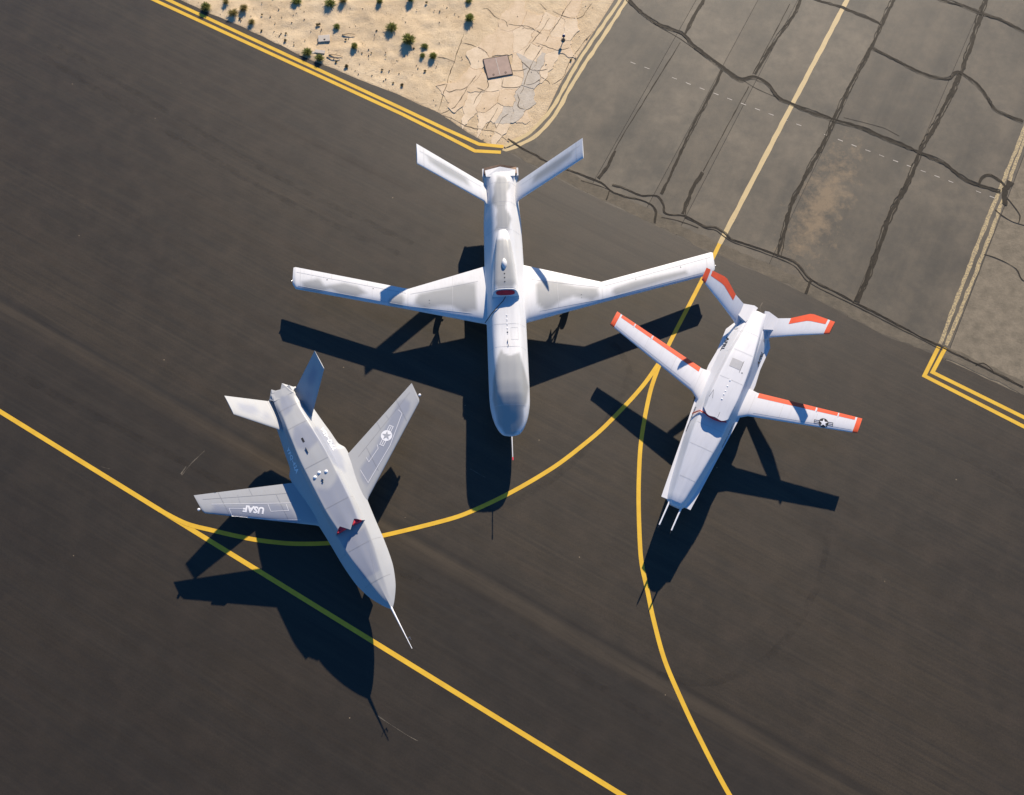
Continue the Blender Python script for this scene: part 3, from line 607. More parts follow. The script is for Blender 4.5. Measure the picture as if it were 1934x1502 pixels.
CRACKS=[[(-2.62,35.33),(-2.92,34.27),(-3.16,33.23),(-3.45,32.14),(-3.59,31.51),(-3.87,30.32)],
[(-4.12,31.83),(-3.81,31.92),(-3.50,31.99)],
[(-3.54,31.64),(-3.33,31.48),(-2.97,31.64),(-2.71,31.64),(-2.40,31.83),(-1.88,32.56)],
[(-2.35,31.80),(-2.70,31.07),(-3.05,30.51),(-3.77,30.14)],
[(-1.87,31.76),(-1.19,31.51),(-0.67,31.64)],
[(-4.02,33.75),(-3.54,33.69),(-3.06,33.52)],
[(-2.66,34.73),(-2.12,34.54),(-1.64,34.27),(-1.32,34.01)],
[(-1.67,36.98),(-1.40,37.08),(-0.96,36.54),(-0.37,36.20),(-0.23,35.80)],
[(-0.21,36.00),(0.38,35.83),(0.92,35.76),(1.62,35.33)],
[(1.29,34.73),(1.82,34.47),(2.35,34.21),(2.61,34.21),(3.10,34.37)],
[(1.66,34.47),(1.33,33.88),(1.01,33.17),(0.74,32.46),(0.58,31.70),(0.42,31.39)],
[(0.48,33.49),(0.85,33.10),(1.11,32.91),(1.54,32.88),(1.91,32.98)],
[(1.32,32.85),(1.58,32.46),(1.90,32.21),(2.00,32.02)],
[(-0.57,31.83),(-0.04,31.76),(0.48,31.83)],
[(0.27,31.39),(0.37,31.07),(0.32,30.57),(0.68,30.42)],
[(2.23,36.87),(2.66,36.60),(3.14,36.40),(3.57,36.37),(3.90,36.60),(4.19,37.15),(4.41,37.42)],
[(3.27,37.62),(2.82,36.81),(2.60,36.27),(2.21,35.60),(1.82,34.80)],
[(-1.38,29.22),(-0.97,30.01),(-0.77,30.51)],
[(-0.81,29.16),(-0.56,29.77),(-0.20,30.14)],
[(-1.51,31.64),(-1.87,31.13),(-2.07,30.70)],
[(2.15,31.95),(2.69,32.40),(3.07,33.36),(3.80,34.67),(4.46,35.53)],
[(-3.76,30.08),(-3.03,29.77),(-2.36,29.40),(-1.48,29.16),(-0.86,29.03),(-0.25,28.49)],
[(-1.30,32.27),(-1.27,31.83),(-1.45,31.64)],
[(-0.46,32.40),(-0.52,31.83)],
[(0.01,32.85),(0.43,32.88),(0.80,33.04)],
[(2.06,36.40),(1.67,35.66),(1.13,34.80),(0.59,33.88)],
[(1.58,37.42),(1.90,36.94)],
[(1.53,32.34),(1.16,32.02),(0.74,31.95)],
[(1.10,30.57),(0.58,30.26)]]

# ================================================================== the ground
def xy(k): return LINES[k]
far = 140.0
ru = Vector((math.cos(ROAD), math.sin(ROAD), 0))            # along the taxiway
au = Vector((math.sin(R(27.3)), math.cos(R(27.3)), 0))      # along the apron
def ext(pts, d0=None, d1=None):
    p = [tuple(q) for q in pts]
    if d0: p = [(p[0][0] + d0[0], p[0][1] + d0[1])] + p
    if d1: p = p + [(p[-1][0] + d1[0], p[-1][1] + d1[1])]
    return p
edge_up = ext(xy('edge_sand'), (-ru.x * far, -ru.y * far)) + ext(xy('edge_apron')[1:], None, (ru.x * far, ru.y * far))
def rough_edge(pts, amp, step=0.3, seed=0):
    out = []
    for p in smooth_path(pts, step):
        k = noise.noise(Vector((p.x * 1.1, p.y * 1.1, seed))) + 0.5 * noise.noise(Vector((p.x * 3.3, p.y * 3.3, seed)))
        out.append((p.x + k * amp * 0.5, p.y + k * amp))
    return out
up = rough_edge(edge_up, 0.05)
# desert floor: finely modelled where it shows, coarse to the horizon
fx = list(np.arange(-24, 9, 0.14)); fy = list(np.arange(26.5, 45, 0.14))
gx = [-3000, -1200, -500, -200, -90, -50, -32] + fx + [12, 20, 40, 80, 200, 500, 1200, 3000]
gy = [-3000, -1200, -500, -200, -90, -40, 0, 16] + fy + [48, 56, 80, 200, 500, 1200, 3000]
SH = [(x, y, r) for x, y, r, k in SHRUBS]
aleft = ext(xy('apron_left'), None, (au.x * far, au.y * far))
V = []; F = []
esand = np.array(ext(xy('edge_sand'), (-ru.x * far, -ru.y * far)))
for y in gy:
    for x in gx:
        z = -0.12
        if -24 <= x <= 9 and 26.5 <= y <= 45:
            ye = float(np.interp(x, esand[:, 0], esand[:, 1])); xa = float(np.interp(y, [q[1] for q in aleft], [q[0] for q in aleft]))
            d = min(y - ye, (xa - x) * 0.8)
            n = 0.55 * noise.noise(Vector((x * 0.5, y * 0.5, 1))) + 0.35 * noise.noise(Vector((x * 1.7, y * 1.7, 2))) + 0.22 * noise.noise(Vector((x * 5, y * 5, 3)))
            amp = min(1, max(0, d - 0.15) / 1.2) * (0.25 + 0.75 * min(1, max(0, (-2.2 - x) / 2)))
            z = (-0.035 + 0.10 * n * amp) if d > -0.12 else -0.12
            if d > 0.2:
                for sx, sy, r in SH:
                    q = ((x - sx) ** 2 + (y - sy) ** 2) / (r * r * 2.2 + 0.01)
                    if q < 4 and r > 0.15: z += 0.05 * math.exp(-q)
        V.append((x, y, z))
nx = len(gx)
for j in range(len(gy) - 1):
    for i in range(nx - 1):
        a = j * nx + i; F.append((a, a + 1, a + 1 + nx, a + nx))
desert = structure(obj("desert_ground", V, F, M['sand'], None, True, 80))

# old apron: the base shows only in the joints, the paving lanes lie on it
lo = Vector((-0.29, 27.77, 0)); n_ap = Vector((math.cos(R(27.3)), -math.sin(R(27.3)), 0))
def ap(n, t): p = n_ap * n + au * t; return (p.x, p.y)
ea = np.array([(Vector((*p, 0)).dot(n_ap), Vector((*p, 0)).dot(au)) for p in [(-14, 35.4)] + xy('edge_apron')])
def t_edge(n): return float(np.interp(n, ea[:, 0], ea[:, 1]))
al = [(Vector((*p, 0)).dot(n_ap), Vector((*p, 0)).dot(au)) for p in aleft]
base = [(x + 0.06, y) for x, y in rough_edge(aleft, 0.02, 0.6, 3)] + [ap(11.0, 150)] + [ap(n, t_edge(n) - 0.4) for n in np.arange(11.0, -12.4, -0.8)]
V, F = prism(ccw(base), -0.11, -0.012)
apron = structure(obj("apron", V, F, M['edge'], None))
offs = [-8.23, -5.2, -3.25, 1.45, 5.85, 10.75]
left_edge = rough_edge(aleft, 0.06, 0.4, 3)
lanes = []
first = [p for p in left_edge if p[1] < 140] ; top_t = Vector((*first[-1], 0)).dot(au)
lanes.append(first + [ap(offs[0] - 0.012, top_t), ap(offs[0] - 0.012, t_edge(offs[0]) - 0.3)] + [ap(n, t_edge(n) - 0.3) for n in np.arange(offs[0] - 0.6, -12.6, -0.6)])
for a, b in zip(offs[:-1], offs[1:]):
    lanes.append([ap(a + 0.012, t_edge(a) - 0.3)] + [ap(n, t_edge(n) - 0.3) for n in np.arange(a + 0.5, b - 0.3, 0.6)] + [ap(b - 0.012, t_edge(b) - 0.3), ap(b - 0.012, top_t), ap(a + 0.012, top_t)])
for i, poly in enumerate(lanes):
    V, F = prism(ccw(poly), -0.02, 0.0); obj("paving_lane", V, F, M['apron'][(0, 2, 1, 0, 3, 1)[i]], apron)
# pale patched strip along the asphalt
ribbon("edge_strip", [(x + 0.18, y + 0.32) for x, y in xy('edge_apron')], 0.62, 0.0022, M['strip'], apron, 0.3, 0.25, True, 77)
# bare shoulder beyond the right-hand double line
sh = [ap(10.77, t_edge(10.77) - 0.3)] + [ap(n, float(np.interp(n, ea[:, 0], ea[:, 1])) - 0.3) for n in (11.5, 12.5, 13.5, 15, 17)] + [ap(60, t_edge(17) - 60), ap(60, 150), ap(10.77, 150)]
xs_ = [p for p in sh]
V, F = prism(ccw([ap(10.77, 5.0), ap(45, -12.0), ap(45, 150), ap(10.77, 150)]), -0.1, -0.006)
shoulder = structure(obj("concrete_shoulder", V, F, M['shoulder'], None))

# the asphalt taxiway: a slab whose broken upper edge stands a few centimetres proud of the sand
low = [(up[-1][0] - 95, up[-1][1] - 170), (up[0][0] - 95, up[0][1] - 170)]
V = [(x, y, 0.006) for x, y in up]; nU = len(up)
V += [(x - 0.02, y + 0.03, -0.09) for x, y in up]
V += [(x - 0.02 - 90, y - 165, 0.006) for x, y in up]
F = [(i, i + 1, i + 1 + nU, i + nU)[::-1] for i in range(nU - 1)] + [(i, i + 2 * nU, i + 1 + 2 * nU, i + 1) for i in range(nU - 1)]
taxi = structure(obj("taxiway", V, F, M['asphalt'], None)); fix_normals(taxi)
if taxi.data.polygons[-1].normal.z < 0: taxi.data.flip_normals()

ZL = 0.010
ribbon("yellow_line", ext(xy('line_a'), (-60, 34.7), (60, -34.7)), 0.20, ZL, M['yellow'], taxi, 2.0)
ribbon("yellow_line", xy('line_b'), 0.19, ZL + 0.003, M['yellow'], taxi, 0.2)
lc = xy('line_c'); kc = min(range(len(lc)), key=lambda i: abs(lc[i][1] - 22.3))
cut = (10.28, 22.42); cut2 = (9.98, 21.86)
ribbon("yellow_line", [cut] + [p for p in lc if p[1] < 22.0] + [(30, -36)], 0.19, ZL, M['yellow'], taxi, 0.2)
ribbon("pale_yellow_line", [(45.0, 87.0)] + [p for p in lc if p[1] > 22.6] + [cut], 0.24, 0.004, M['pale'], apron, 0.3, 0.12)
def double(lo_, hi_, w, z, m, parent, rag=0.0, band=True, e0=None, e1=None, name="yellow_line"):
    a = ext(xy(lo_), e0, e1); b = ext(xy(hi_), e0, e1)
    ribbon(name, a, w, z, m, parent, 0.3, rag, False, 1); ribbon(name, b, w, z, m, parent, 0.3, rag, False, 2)
    if band:
        V = []; 
        for p, q in zip(a, b): V += [(*p, z - 0.0025), (*q, z - 0.0025)]
        obj("dark_band", V, [(2 * i, 2 * i + 2, 2 * i + 3, 2 * i + 1) for i in range(len(a) - 1)], M['darkpaint'], parent)
double('dl_low', 'dl_up', 0.19, ZL, M['yellow'], taxi, e0=(-70 * math.cos(ROAD), -70 * math.sin(ROAD)))
double('dr_out', 'dr_in', 0.18, ZL, M['yellow'], taxi, e1=(60 * math.cos(ROAD), 60 * math.sin(ROAD)))
def faded(k, w, e):
    P = smooth_path(ext(xy(k), None, e), 0.2); return [(p.x, p.y) for p in P]
for k, w in (('fl_low', 0.20), ('fl_up', 0.19)): ribbon("faded_yellow_line", faded(k, w, (au.x * 60, au.y * 60)), w, 0.004, M['pale'], apron, 0.2, 0.25, False, 4)
for k, w in (('fr_out', 0.18), ('fr_in', 0.17)): ribbon("faded_yellow_line", [(p[0], p[1]) for p in ext(xy(k), (au.x * 60, au.y * 60))], w, 0.0045, M['faded'], apron, 0.2, 0.3, True, 5)
def strand(pts, off, seed):
    P = smooth_path(pts, 0.11); q = offset_path(P, 1.0); out = []
    for k, (a, b) in enumerate(zip(P, q)):
        t = k / max(1, len(P) - 1); j = 0.5 * noise.noise(Vector((a.x * 0.8, a.y * 0.8, seed))) + 0.35 * noise.noise(Vector((a.x * 3.0, a.y * 3.0, seed))) + 0.22 * noise.noise(Vector((a.x * 9, a.y * 9, seed)))
        d = (b - a) * (off[0] + off[1] * j); out.append((a.x + d.x, a.y + d.y))
    return out
for i, (w, pts) in enumerate(TAR):
    z = 0.007 + 0.0003 * i
    ribbon("tar_seal", strand(pts, (0, w * 0.5), i), w * 0.66, z, M['tar'], apron, 0.1, 0.45, False, i)
    if 0.1 < w < 0.3 and len(pts) > 2: ribbon("tar_seal", strand(pts, (w * 0.42, w * 0.7), i + 60), w * 0.22, z + 0.006, M['tar'], apron, 0.1, 0.55, False, i + 30)
    if 0.15 < w < 0.3 and len(pts) > 5: ribbon("tar_seal", strand(pts, (-w * 0.45, w * 0.8), i + 90), w * 0.18, z + 0.012, M['tar'], apron, 0.1, 0.6, False, i + 50)
for i, (w, pts) in enumerate(SEAM): ribbon("joint_crack", pts, w, 0.0055, M['tar'], apron, 0.15, 0.6, True, 40 + i)
for i, (a, b) in enumerate(DASHES):
    if i % 11 in (2,): continue
    ribbon("paint_dash", [a, b], 0.035, 0.0035, M['whitepaint'], apron, 0.1, 0.4, False, i)

SC = [[(-14.9, 10.6), (-14.5, 11.2), (-14.0, 11.75)], [(-14.95, 10.65), (-14.75, 11.0)], [(-5.55, 0.35), (-4.95, -0.02), (-4.4, -0.35), (-3.85, -0.62)], [(12.1, 19.2), (11.95, 18.9), (12.05, 18.6)], [(-1.9, 10.9), (-1.2, 10.5)], [(-18.6, 11.0), (-18.2, 10.9)]]
for i, p in enumerate(SC): ribbon("scrape_mark", p, 0.022 if i != 1 else 0.06, 0.0085, M['scrape'], taxi, 0.08, 0.8, True, 90 + i)
TY = [[(14.04, 8.49), (13.48, 6.27), (12.16, 4.03), (10.32, 2.4), (8.04, 1.65), (6.06, 1.97)], [(4.75, 17.1), (5.5, 15.6), (4.3, 13.1), (2.3, 10.8), (-0.6, 9.0)], [(-24.2, 16.0), (-13.5, 10.5), (-3.3, 5.5), (6.2, 0.0)], [(-24.5, 34.5), (-11.5, 26.0), (-4.9, 22.4)], [(-25.2, 33.8), (-12.3, 25.4), (-5.6, 21.8)], [(20.5, 11.5), (25.5, 8.0)]]
for i, p in enumerate(TY): ribbon("tyre_mark", p, 0.30, 0.0075 + 0.0002 * i, M['tyremark'], taxi, 0.2, 0.3, True, 120 + i)
# broken crust of old concrete between the sand and the apron: every plate its own piece
def clip(poly, p, n, tagv):
    """cut a polygon of (x, y, neighbour-of-next-edge) by a half plane"""
    out = []
    for i in range(len(poly)):
        a, b = poly[i], poly[(i + 1) % len(poly)]; A, B = np.array(a[:2]), np.array(b[:2]); da, db = (A - p) @ n, (B - p) @ n
        if da <= 0: out.append(a)
        if (da < 0 < db) or (db < 0 < da):
            X = A + (B - A) * da / (da - db); out.append((X[0], X[1], tagv if da < 0 else a[2]))
    return out
def wob(x, y, amp): return (x + amp * (noise.noise(Vector((x * 1.3, y * 1.3, 9))) + 0.6 * noise.noise(Vector((x * 3.1, y * 3.1, 8)))  + 0.35 * noise.noise(Vector((x * 8, y * 8, 6)))), y + amp * (noise.noise(Vector((x * 1.3, y * 1.3, 19))) + 0.6 * noise.noise(Vector((x * 3.1, y * 3.1, 18))) + 0.35 * noise.noise(Vector((x * 8, y * 8, 16)))))
hc = np.mean(HATCH, axis=0)
grey = [(1.54, 33.49), (1.11, 32.34), (-0.35, 29.95), (0.58, 31.32), (0.32, 30.26)]
SK = [(Vector((*s, 0)).dot(n_ap) * 1.55, Vector((*s, 0)).dot(au)) for s in SLAB_SEEDS]      # plates run lengthwise with the old paving lanes
rg = random.Random(3); grp = list(range(len(SK)))
for i in range(len(SK)):
    near = sorted(range(len(SK)), key=lambda j: (SK[i][0] - SK[j][0]) ** 2 + (SK[i][1] - SK[j][1]) ** 2)[1:5]
    if rg.random() < 0.42:
        j = rg.choice(near); 
        if grp.count(grp[j]) + grp.count(grp[i]) <= 3:
            old = grp[i]; grp = [grp[j] if q == old else q for q in grp]
ax_y = [q[1] for q in aleft]; ax_x = [q[0] for q in aleft]
plates = {}
for i, s in enumerate(SK):
    poly = [(s[0] - 4, s[1] - 4, -1), (s[0] + 4, s[1] - 4, -1), (s[0] + 4, s[1] + 4, -1), (s[0] - 4, s[1] + 4, -1)]
    for j, t in enumerate(SK):
        if j != i and poly: poly = clip(poly, (np.array(s) + np.array(t)) / 2, np.array(t) - np.array(s), j)
    if len(poly) < 3: continue
    C_ = np.array(SLAB_SEEDS[i])
    if inside(tuple(C_), HATCH): continue
    pts = []
    for k in range(len(poly)):
        a, b = np.array(poly[k][:2]), np.array(poly[(k + 1) % len(poly)][:2]); nn = max(2, int(np.linalg.norm(b - a) / 0.13)); nb = poly[k][2]
        for q in range(nn):
            sx, sy = a + (b - a) * q / nn; P = n_ap * (sx / 1.55) + au * sy; x, y = wob(P.x, P.y, 0.15)
            same = nb >= 0 and grp[nb] == grp[i]; g_ = 0.0 if same else 0.003 + 0.016 * max(0, noise.noise(Vector((x * 0.9, y * 0.9, 31))) + 0.35)
            if q == 0: g_ = min(g_, 0.01) if not same else 0.004
            d = C_ - np.array((x, y)); d /= np.linalg.norm(d); x, y = x + d[0] * g_, y + d[1] * g_
            pts.append((min(x, float(np.interp(y, ax_y, ax_x)) - 0.03), y))
    if sum(inside(p, SLAB_REGION) for p in pts) < 0.5 * len(pts): continue
    rz = random.Random(grp[i] + 50); zt = -0.020 + 0.016 * rz.random(); pl_ = ccw(pts); n = len(pl_)
    V = [(x, y, -0.08) for x, y in pl_] + [(x, y, zt) for x, y in pl_]; F = [tuple(range(n, 2 * n))] + [(k, (k + 1) % n, (k + 1) % n + n, k + n) for k in range(n)]
    plates.setdefault(grp[i], []).append((V, F, i))
for g_, ps in plates.items():
    V, F = join(*[(v, f) for v, f, _ in ps]); s = SLAB_SEEDS[ps[0][2]]
    isg = min(abs(s[0] - a) + abs(s[1] - b) for a, b in grey) < 0.3
    obj("concrete_plate", V, F, M['slab'][2 if isg else (g_ % 2)], desert)

ptree = bvh(desert, *[o for o in bpy.data.objects if o.name.startswith("concrete_plate")])
for i, pts in enumerate(CRACKS):
    P = strand(pts, (0, 0.10), 200 + i); V = []; n = len(P)
    lft = offset_path([Vector((*p, 0)) for p in P], 1.0)
    for k, (p, q) in enumerate(zip(P, lft)):
        t = k / max(1, n - 1); w = (0.016 + 0.040 * max(0.0, 0.35 + noise.noise(Vector((p[0] * 2.3, p[1] * 2.3, i))))) * min(1, 0.25 + 6 * min(t, 1 - t))
        for sg in (1, -1):
            x, y = p[0] + (q.x - p[0]) * w / 2 * sg, p[1] + (q.y - p[1]) * w / 2 * sg
            h = ptree.ray_cast(Vector((x, y, 1)), Vector((0, 0, -1))); V.append((x, y, (h[0].z if h[0] is not None else 0) + 0.006))
    obj("ground_crack", V, [(2 * k, 2 * k + 1, 2 * k + 3, 2 * k + 2) for k in range(n - 1)], M['crack'], desert)
# clods and pebbles strewn on the sand
V = []; F = []
for _ in range(1500):
    x, y = random.uniform(-19, 4.5), random.uniform(28.2, 42)
    if not (y > np.interp(x, esand[:, 0], esand[:, 1]) + 0.12 and x < np.interp(y, [q[1] for q in aleft], [q[0] for q in aleft]) - 0.1): continue
    if x > -3 and random.random() < 0.7: continue
    r = 0.012 + 0.035 * random.random() ** 4; b = len(V)
    for k in range(5):
        a = 2 * math.pi * k / 5 + random.random(); V.append((x + r * math.cos(a), y + r * math.sin(a), -0.03))
    V += [(x + r * 0.5 * math.cos(a2), y + r * 0.5 * math.sin(a2), -0.02 + r) for a2 in (0.4, 2.5, 4.6)]
    F += [(b, b + 1, b + 5), (b + 1, b + 2, b + 6, b + 5), (b + 2, b + 3, b + 6), (b + 3, b + 4, b + 7, b + 6), (b + 4, b, b + 5, b + 7), (b + 5, b + 6, b + 7)]
peb = obj("pebbles", V, F, M['stone']); peb['kind'] = 'stuff'; tag(peb, "small clods and pebbles strewn over the sand", "pebbles")

# ================================================================== large white drone (middle)
def build_mq():
    T = thing("jet_drone", "largest white jet drone with V-tail and long cranked wings, in the middle", "drone", (-0.037, 12.034, 0), R(-87.7))
    m = M['mq']
    def sec(w, zb, zm, wt, zt): return [(0, zb, 0), (w * 0.72, zb, 0.25), (w, zm, 0.20), (wt, zt, 0.22), (0, zt + 0.02, 0)]
    st = [(0.0, sec(.10, 1.28, 1.35, .05, 1.38)), (-.05, sec(.36, 1.20, 1.36, .18, 1.42)), (-.22, sec(.56, 1.11, 1.38, .30, 1.50)), (-.6, sec(.77, 1.01, 1.41, .42, 1.67)), (-1.0, sec(.88, .96, 1.43, .47, 1.86)),
          (-1.4, sec(.94, .93, 1.45, .50, 2.03)), (-1.8, sec(.955, .91, 1.46, .52, 2.15)), (-2.4, sec(.96, .9, 1.47, .53, 2.22)), (-3.1, sec(.96, .9, 1.47, .54, 2.23)), (-4, sec(.96, .9, 1.47, .55, 2.17)), (-5, sec(.96, .9, 1.46, .56, 2.10)),
          (-6, sec(.97, .9, 1.45, .56, 2.08)), (-7.2, sec(.98, .92, 1.44, .52, 2.10)), (-8.5, sec(.98, .95, 1.44, .46, 2.15)), (-9.5, sec(.97, 1.0, 1.45, .40, 2.24)), (-10.6, sec(.96, 1.1, 1.46, .38, 2.28)), (-11.8, sec(.89, 1.24, 1.50, .40, 2.24)), (-12.7, sec(.88, 1.36, 1.58, .50, 2.16)), (-13.15, sec(.87, 1.42, 1.64, .60, 2.09))]
    V, F, fr, bk = loft(st, 0.09)
    fus = obj("fuselage", V, F, m, T, True, 60)
    def top(x, y, z):
        if x < -9.7 and z > 1.9: return max(0, min(1, (0.36 + 0.10 * math.sin(x * 3.1 + (2 if y > 0 else 0)) + 0.05 * math.sin(x * 7) - abs(y + 0.02)) / 0.10)) * min(1, max(0, (x + 13.0) / 0.25)) * min(1, (-9.7 - x) / 0.3)
        return 0
    camo(fus, [CAMO_MQ[5]], 0.05, 1.38, top)
    # dorsal intake fairing
    def hs(wb, wt, zt): return [(0, 1.85, 0), (wb * 0.8, 1.85, 0.02), (wb, 1.98, 0.15), (wt, zt, 0.16), (0, zt + 0.02, 0)]
    def warp(f, y, z): return f + (0.42 * max(0, 2.45 - z) / 0.6) * max(0, min(1, (f + 7.6) / 0.9))
    V, F, fr, bk = loft([(-6.72, hs(.66, .48, 2.41)), (-7.2, hs(.63, .46, 2.46)), (-8, hs(.55, .41, 2.47)), (-8.8, hs(.46, .34, 2.43)), (-9.4, hs(.40, .29, 2.35)), (-10.2, hs(.30, .20, 2.2))], 0.08, warp)
    hump = obj("intake_fairing", V, F, m, T, True, 55); camo(hump, [[(-9.3, -.33), (-9.3, .33), (-8.2, .4), (-7.0, .5), (-6.75, .35), (-6.75, -.35), (-7.0, -.5), (-8.2, -.4)]], 0.08, 2.2)
    c = np.mean([p for p in fr if p[2] > 2.0], axis=0); up = [p for p in fr if p[2] > 1.95]
    k = len(up); cx = [np.array(p) for p in fr if p[2] > 2.02]
    cx = sorted(cx, key=lambda p: math.atan2(p[2] - 2.2, p[1])); plate = []
    for i in range(24):
        a = 2 * math.pi * i / 24; ca, sa = math.cos(a), math.sin(a)
        y = 0.43 * math.copysign(abs(ca) ** 0.6, ca); z = 2.28 + 0.105 * math.copysign(abs(sa) ** 0.7, sa); plate.append((-6.72 + 0.42 * (2.45 - z) / 0.6 + 0.035, y, z + 0.02))
    obj("intake_cover", plate, [tuple(range(len(plate)))], M['redcover'], T)
    lip = [tuple(c + (p - c) * 1.0 + np.array((0.01, 0, 0))) for p in cx]
    obj("intake_lip", *tube(lip, 0.025, 8), m, T, True, 60)
    obj("warning_cable", *tube([(-6.42, 0.0, 2.20), (-6.22, -.12, 2.18), (-5.95, -.38, 2.15), (-5.65, -.70, 1.98), (-5.42, -.98, 1.60)], 0.020, 6), M['cable'], T, True)
    pts = [(-7.95 + 0.27 * math.cos(a), 0, 0) for a in (0,)]
    dome = []; df = []
    for i in range(9):
        t = i / 8; r = 0.13 * math.sin(math.pi * (t * 0.96 + 0.02)) ** 0.7
        for j in range(12):
            a = 2 * math.pi * j / 12; dome.append((-7.68 - 0.56 * t, r * math.cos(a), 2.49 + r * 1.0 * math.sin(a)))
    df = [(i * 12 + j, i * 12 + (j + 1) % 12, (i + 1) * 12 + (j + 1) % 12, (i + 1) * 12 + j) for i in range(8) for j in range(12)] + [tuple(range(12)), tuple(range(107, 95, -1))]
    obj("antenna_blister", dome, df, m, T, True, 60)
    # wings
    W = [(0, (-4.9, .55, 1.33), (-8.62, .55, 1.40), .52), (.4, (-5.46, .95, 1.33), (-8.42, .95, 1.39), .50), (4.0, (-6.42, 4.55, 1.20), (-7.46, 4.55, 1.26), .25), (9.35, (-7.80, 9.9, .99), (-8.95, 9.95, 1.03), .19), (9.5, (-8.05, 10.06, .98), (-8.93, 10.05, 1.02), .10)]
    for s, pl in ((1, [CAMO_MQ[3], CAMO_MQ[4]]), (-1, CAMO_MQ[:3])):
        V, F = wing(W if s > 0 else mirror_st(W), 0, 9.5, nc=22, step=0.10); w = obj("wing", V, F, m, T, True, 50); fix_normals(w); camo(w, pl, 0.09, 0.9)
        seams(W if s > 0 else mirror_st(W), [((.7, .74), (3.9, .70)), ((4.1, .74), (9.3, .76)), ((1.9, .12), (1.9, .98)), ((4.0, .05), (4.0, .98)), ((5.9, .74), (5.9, .99)), ((7.6, .74), (7.6, .99)), ((9.1, .05), (9.1, .98)), ((1.0, .13), (9.2, .15))], w, M['seam'])
        tr = bvh(w)
        for (f, l, r) in ((-6.75, 3.55, .022), (-6.6, 3.55, .016), (-8.15, 8.4, .028), (-7.55, 6.2, .022)):
            drape("fastener", *disc2(r, 10), (f, s * l, 1.3), (1, 0, 0), (0, 1, 0), tr, M['cable'], w)
        drape("panel_seam", *line2([(0, 0), (0, .95)], 0.014), (-7.4, s * 4.62, 1.3), (0, 1, 0), (1, 0, 0), tr, M['greypanel'], w)
        obj("wing_tip_light", *lathe([(0, .05), (.03, .035), (.042, 0), (.03, -.035), (0, -.05)], (-8.22, s * 10.10, 1.0), 'z', 10), M['metal'], w, True)
        # V-tail
        TL = [(0, (-11.50, .70, 1.78), (-12.60, .70, 1.80), .11), (1, (-11.66, .84, 1.90), (-12.68, .86, 1.92), .11), (3.6, (-12.45, 3.84, 4.03), (-13.50, 3.86, 4.10), .07)]
        V, F = wing(TL if s > 0 else mirror_st(TL), 0, 3.6, nc=14, step=0.12); t = obj("tail_fin", V, F, m, T, True, 50); fix_normals(t)
        seams(TL if s > 0 else mirror_st(TL), [((1.1, .70), (3.5, .70)), ((3.35, .05), (3.35, .97))], t, M['seam'])
        camo(t, [[(-12.6, s * 1.6), (-12.2, s * 1.5), (-12.45, s * 2.6), (-12.75, s * 3.3), (-13.05, s * 3.4), (-12.9, s * 2.5)]], 0.12)
        g = landing_gear(-7.0, s * 2.9, 1.30, 0.30, T, 'main')
        obj("side_brace", *tube([(-7.0, s * 2.9, 0.55), (-7.0, s * 2.15, 1.25)], 0.03, 8), M['gear'], g, True)
        # exhaust side plate
        obj("exhaust_plate", *box(-13.26, s * 0.82, 1.68, 0.44, 0.11, 0.46), m, T)
    landing_gear(-2.2, 0.0, 1.05, 0.25, T, 'nose')
    # nozzle: dark roof seen past the V-shaped upper lip, with lower lip
    V = [(-13.10, -.80, 2.02), (-13.10, .80, 2.02), (-13.50, .78, 1.96), (-13.62, 0, 2.02), (-13.50, -.78, 1.96), (-13.10, -.80, 1.45), (-13.10, .80, 1.45), (-13.50, .78, 1.48), (-13.62, 0, 1.50), (-13.50, -.78, 1.48)]
    obj("exhaust_nozzle", V, [(0, 1, 2, 3), (0, 3, 4), (5, 8, 7, 6), (5, 9, 8), (0, 4, 9, 5), (1, 6, 7, 2), (2, 7, 8, 3), (3, 8, 9, 4)], M['nozzle'], T)
    V = [(-12.9, -.70, 2.10), (-12.9, .70, 2.10), (-13.28, .74, 2.045), (-13.44, 0, 2.095), (-13.28, -.74, 2.045)]
    V2 = [(x, y, z + 0.012) for x, y, z in V]
    obj("nozzle_upper_lip", V + V2, [(5, 6, 7, 8), (5, 8, 9), (0, 3, 2, 1), (0, 4, 3), (1, 2, 7, 6), (2, 3, 8, 7), (3, 4, 9, 8), (4, 0, 5, 9)], m, T)
    # nose boom and small fittings
    p = obj("pitot_boom", *tube([(-.1, .03, 1.36), (.30, .03, 1.40), (1.02, .03, 1.44)], 0.028, 10, True, 0.018), m, T, True)
    obj("boom_cover", *tube([(1.0, .03, 1.44), (1.14, .03, 1.45)], 0.026, 8), M['pinkcover'], p, True)
    tr = bvh(fus, hump)
    for i in range(5): drape("vent_dot", *disc2(.035, 10), (-5.55 + i * 0.22, .02, 2.2), (1, 0, 0), (0, 1, 0), tr, M['white'] if i < 4 else M['black'], fus, 0.012); 
    for i in range(5): drape("vent_grey_dot", *disc2(.022, 8), (-5.46 + i * 0.22, .02, 2.2), (1, 0, 0), (0, 1, 0), tr, M['greymark'], fus, 0.008)  # small grey dots set just ahead of the vent dots
    for i in range(3): drape("vent_hole", *disc2(.032, 10), (-7.05 - i * 0.20, -.01, 2.6), (1, 0, 0), (0, 1, 0), tr, M['black'], hump, 0.008)
    for f, hw in ((-1.25, .72), (-3.95, .84), (-5.1, .84), (-9.9, .80), (-11.4, .72), (-12.5, .74)): drape("panel_seam", *line2([(0, -hw), (0, hw)], .013), (f, 0, 2.4), (1, 0, 0), (0, 1, 0), tr, M['seam'], fus, 0.006)
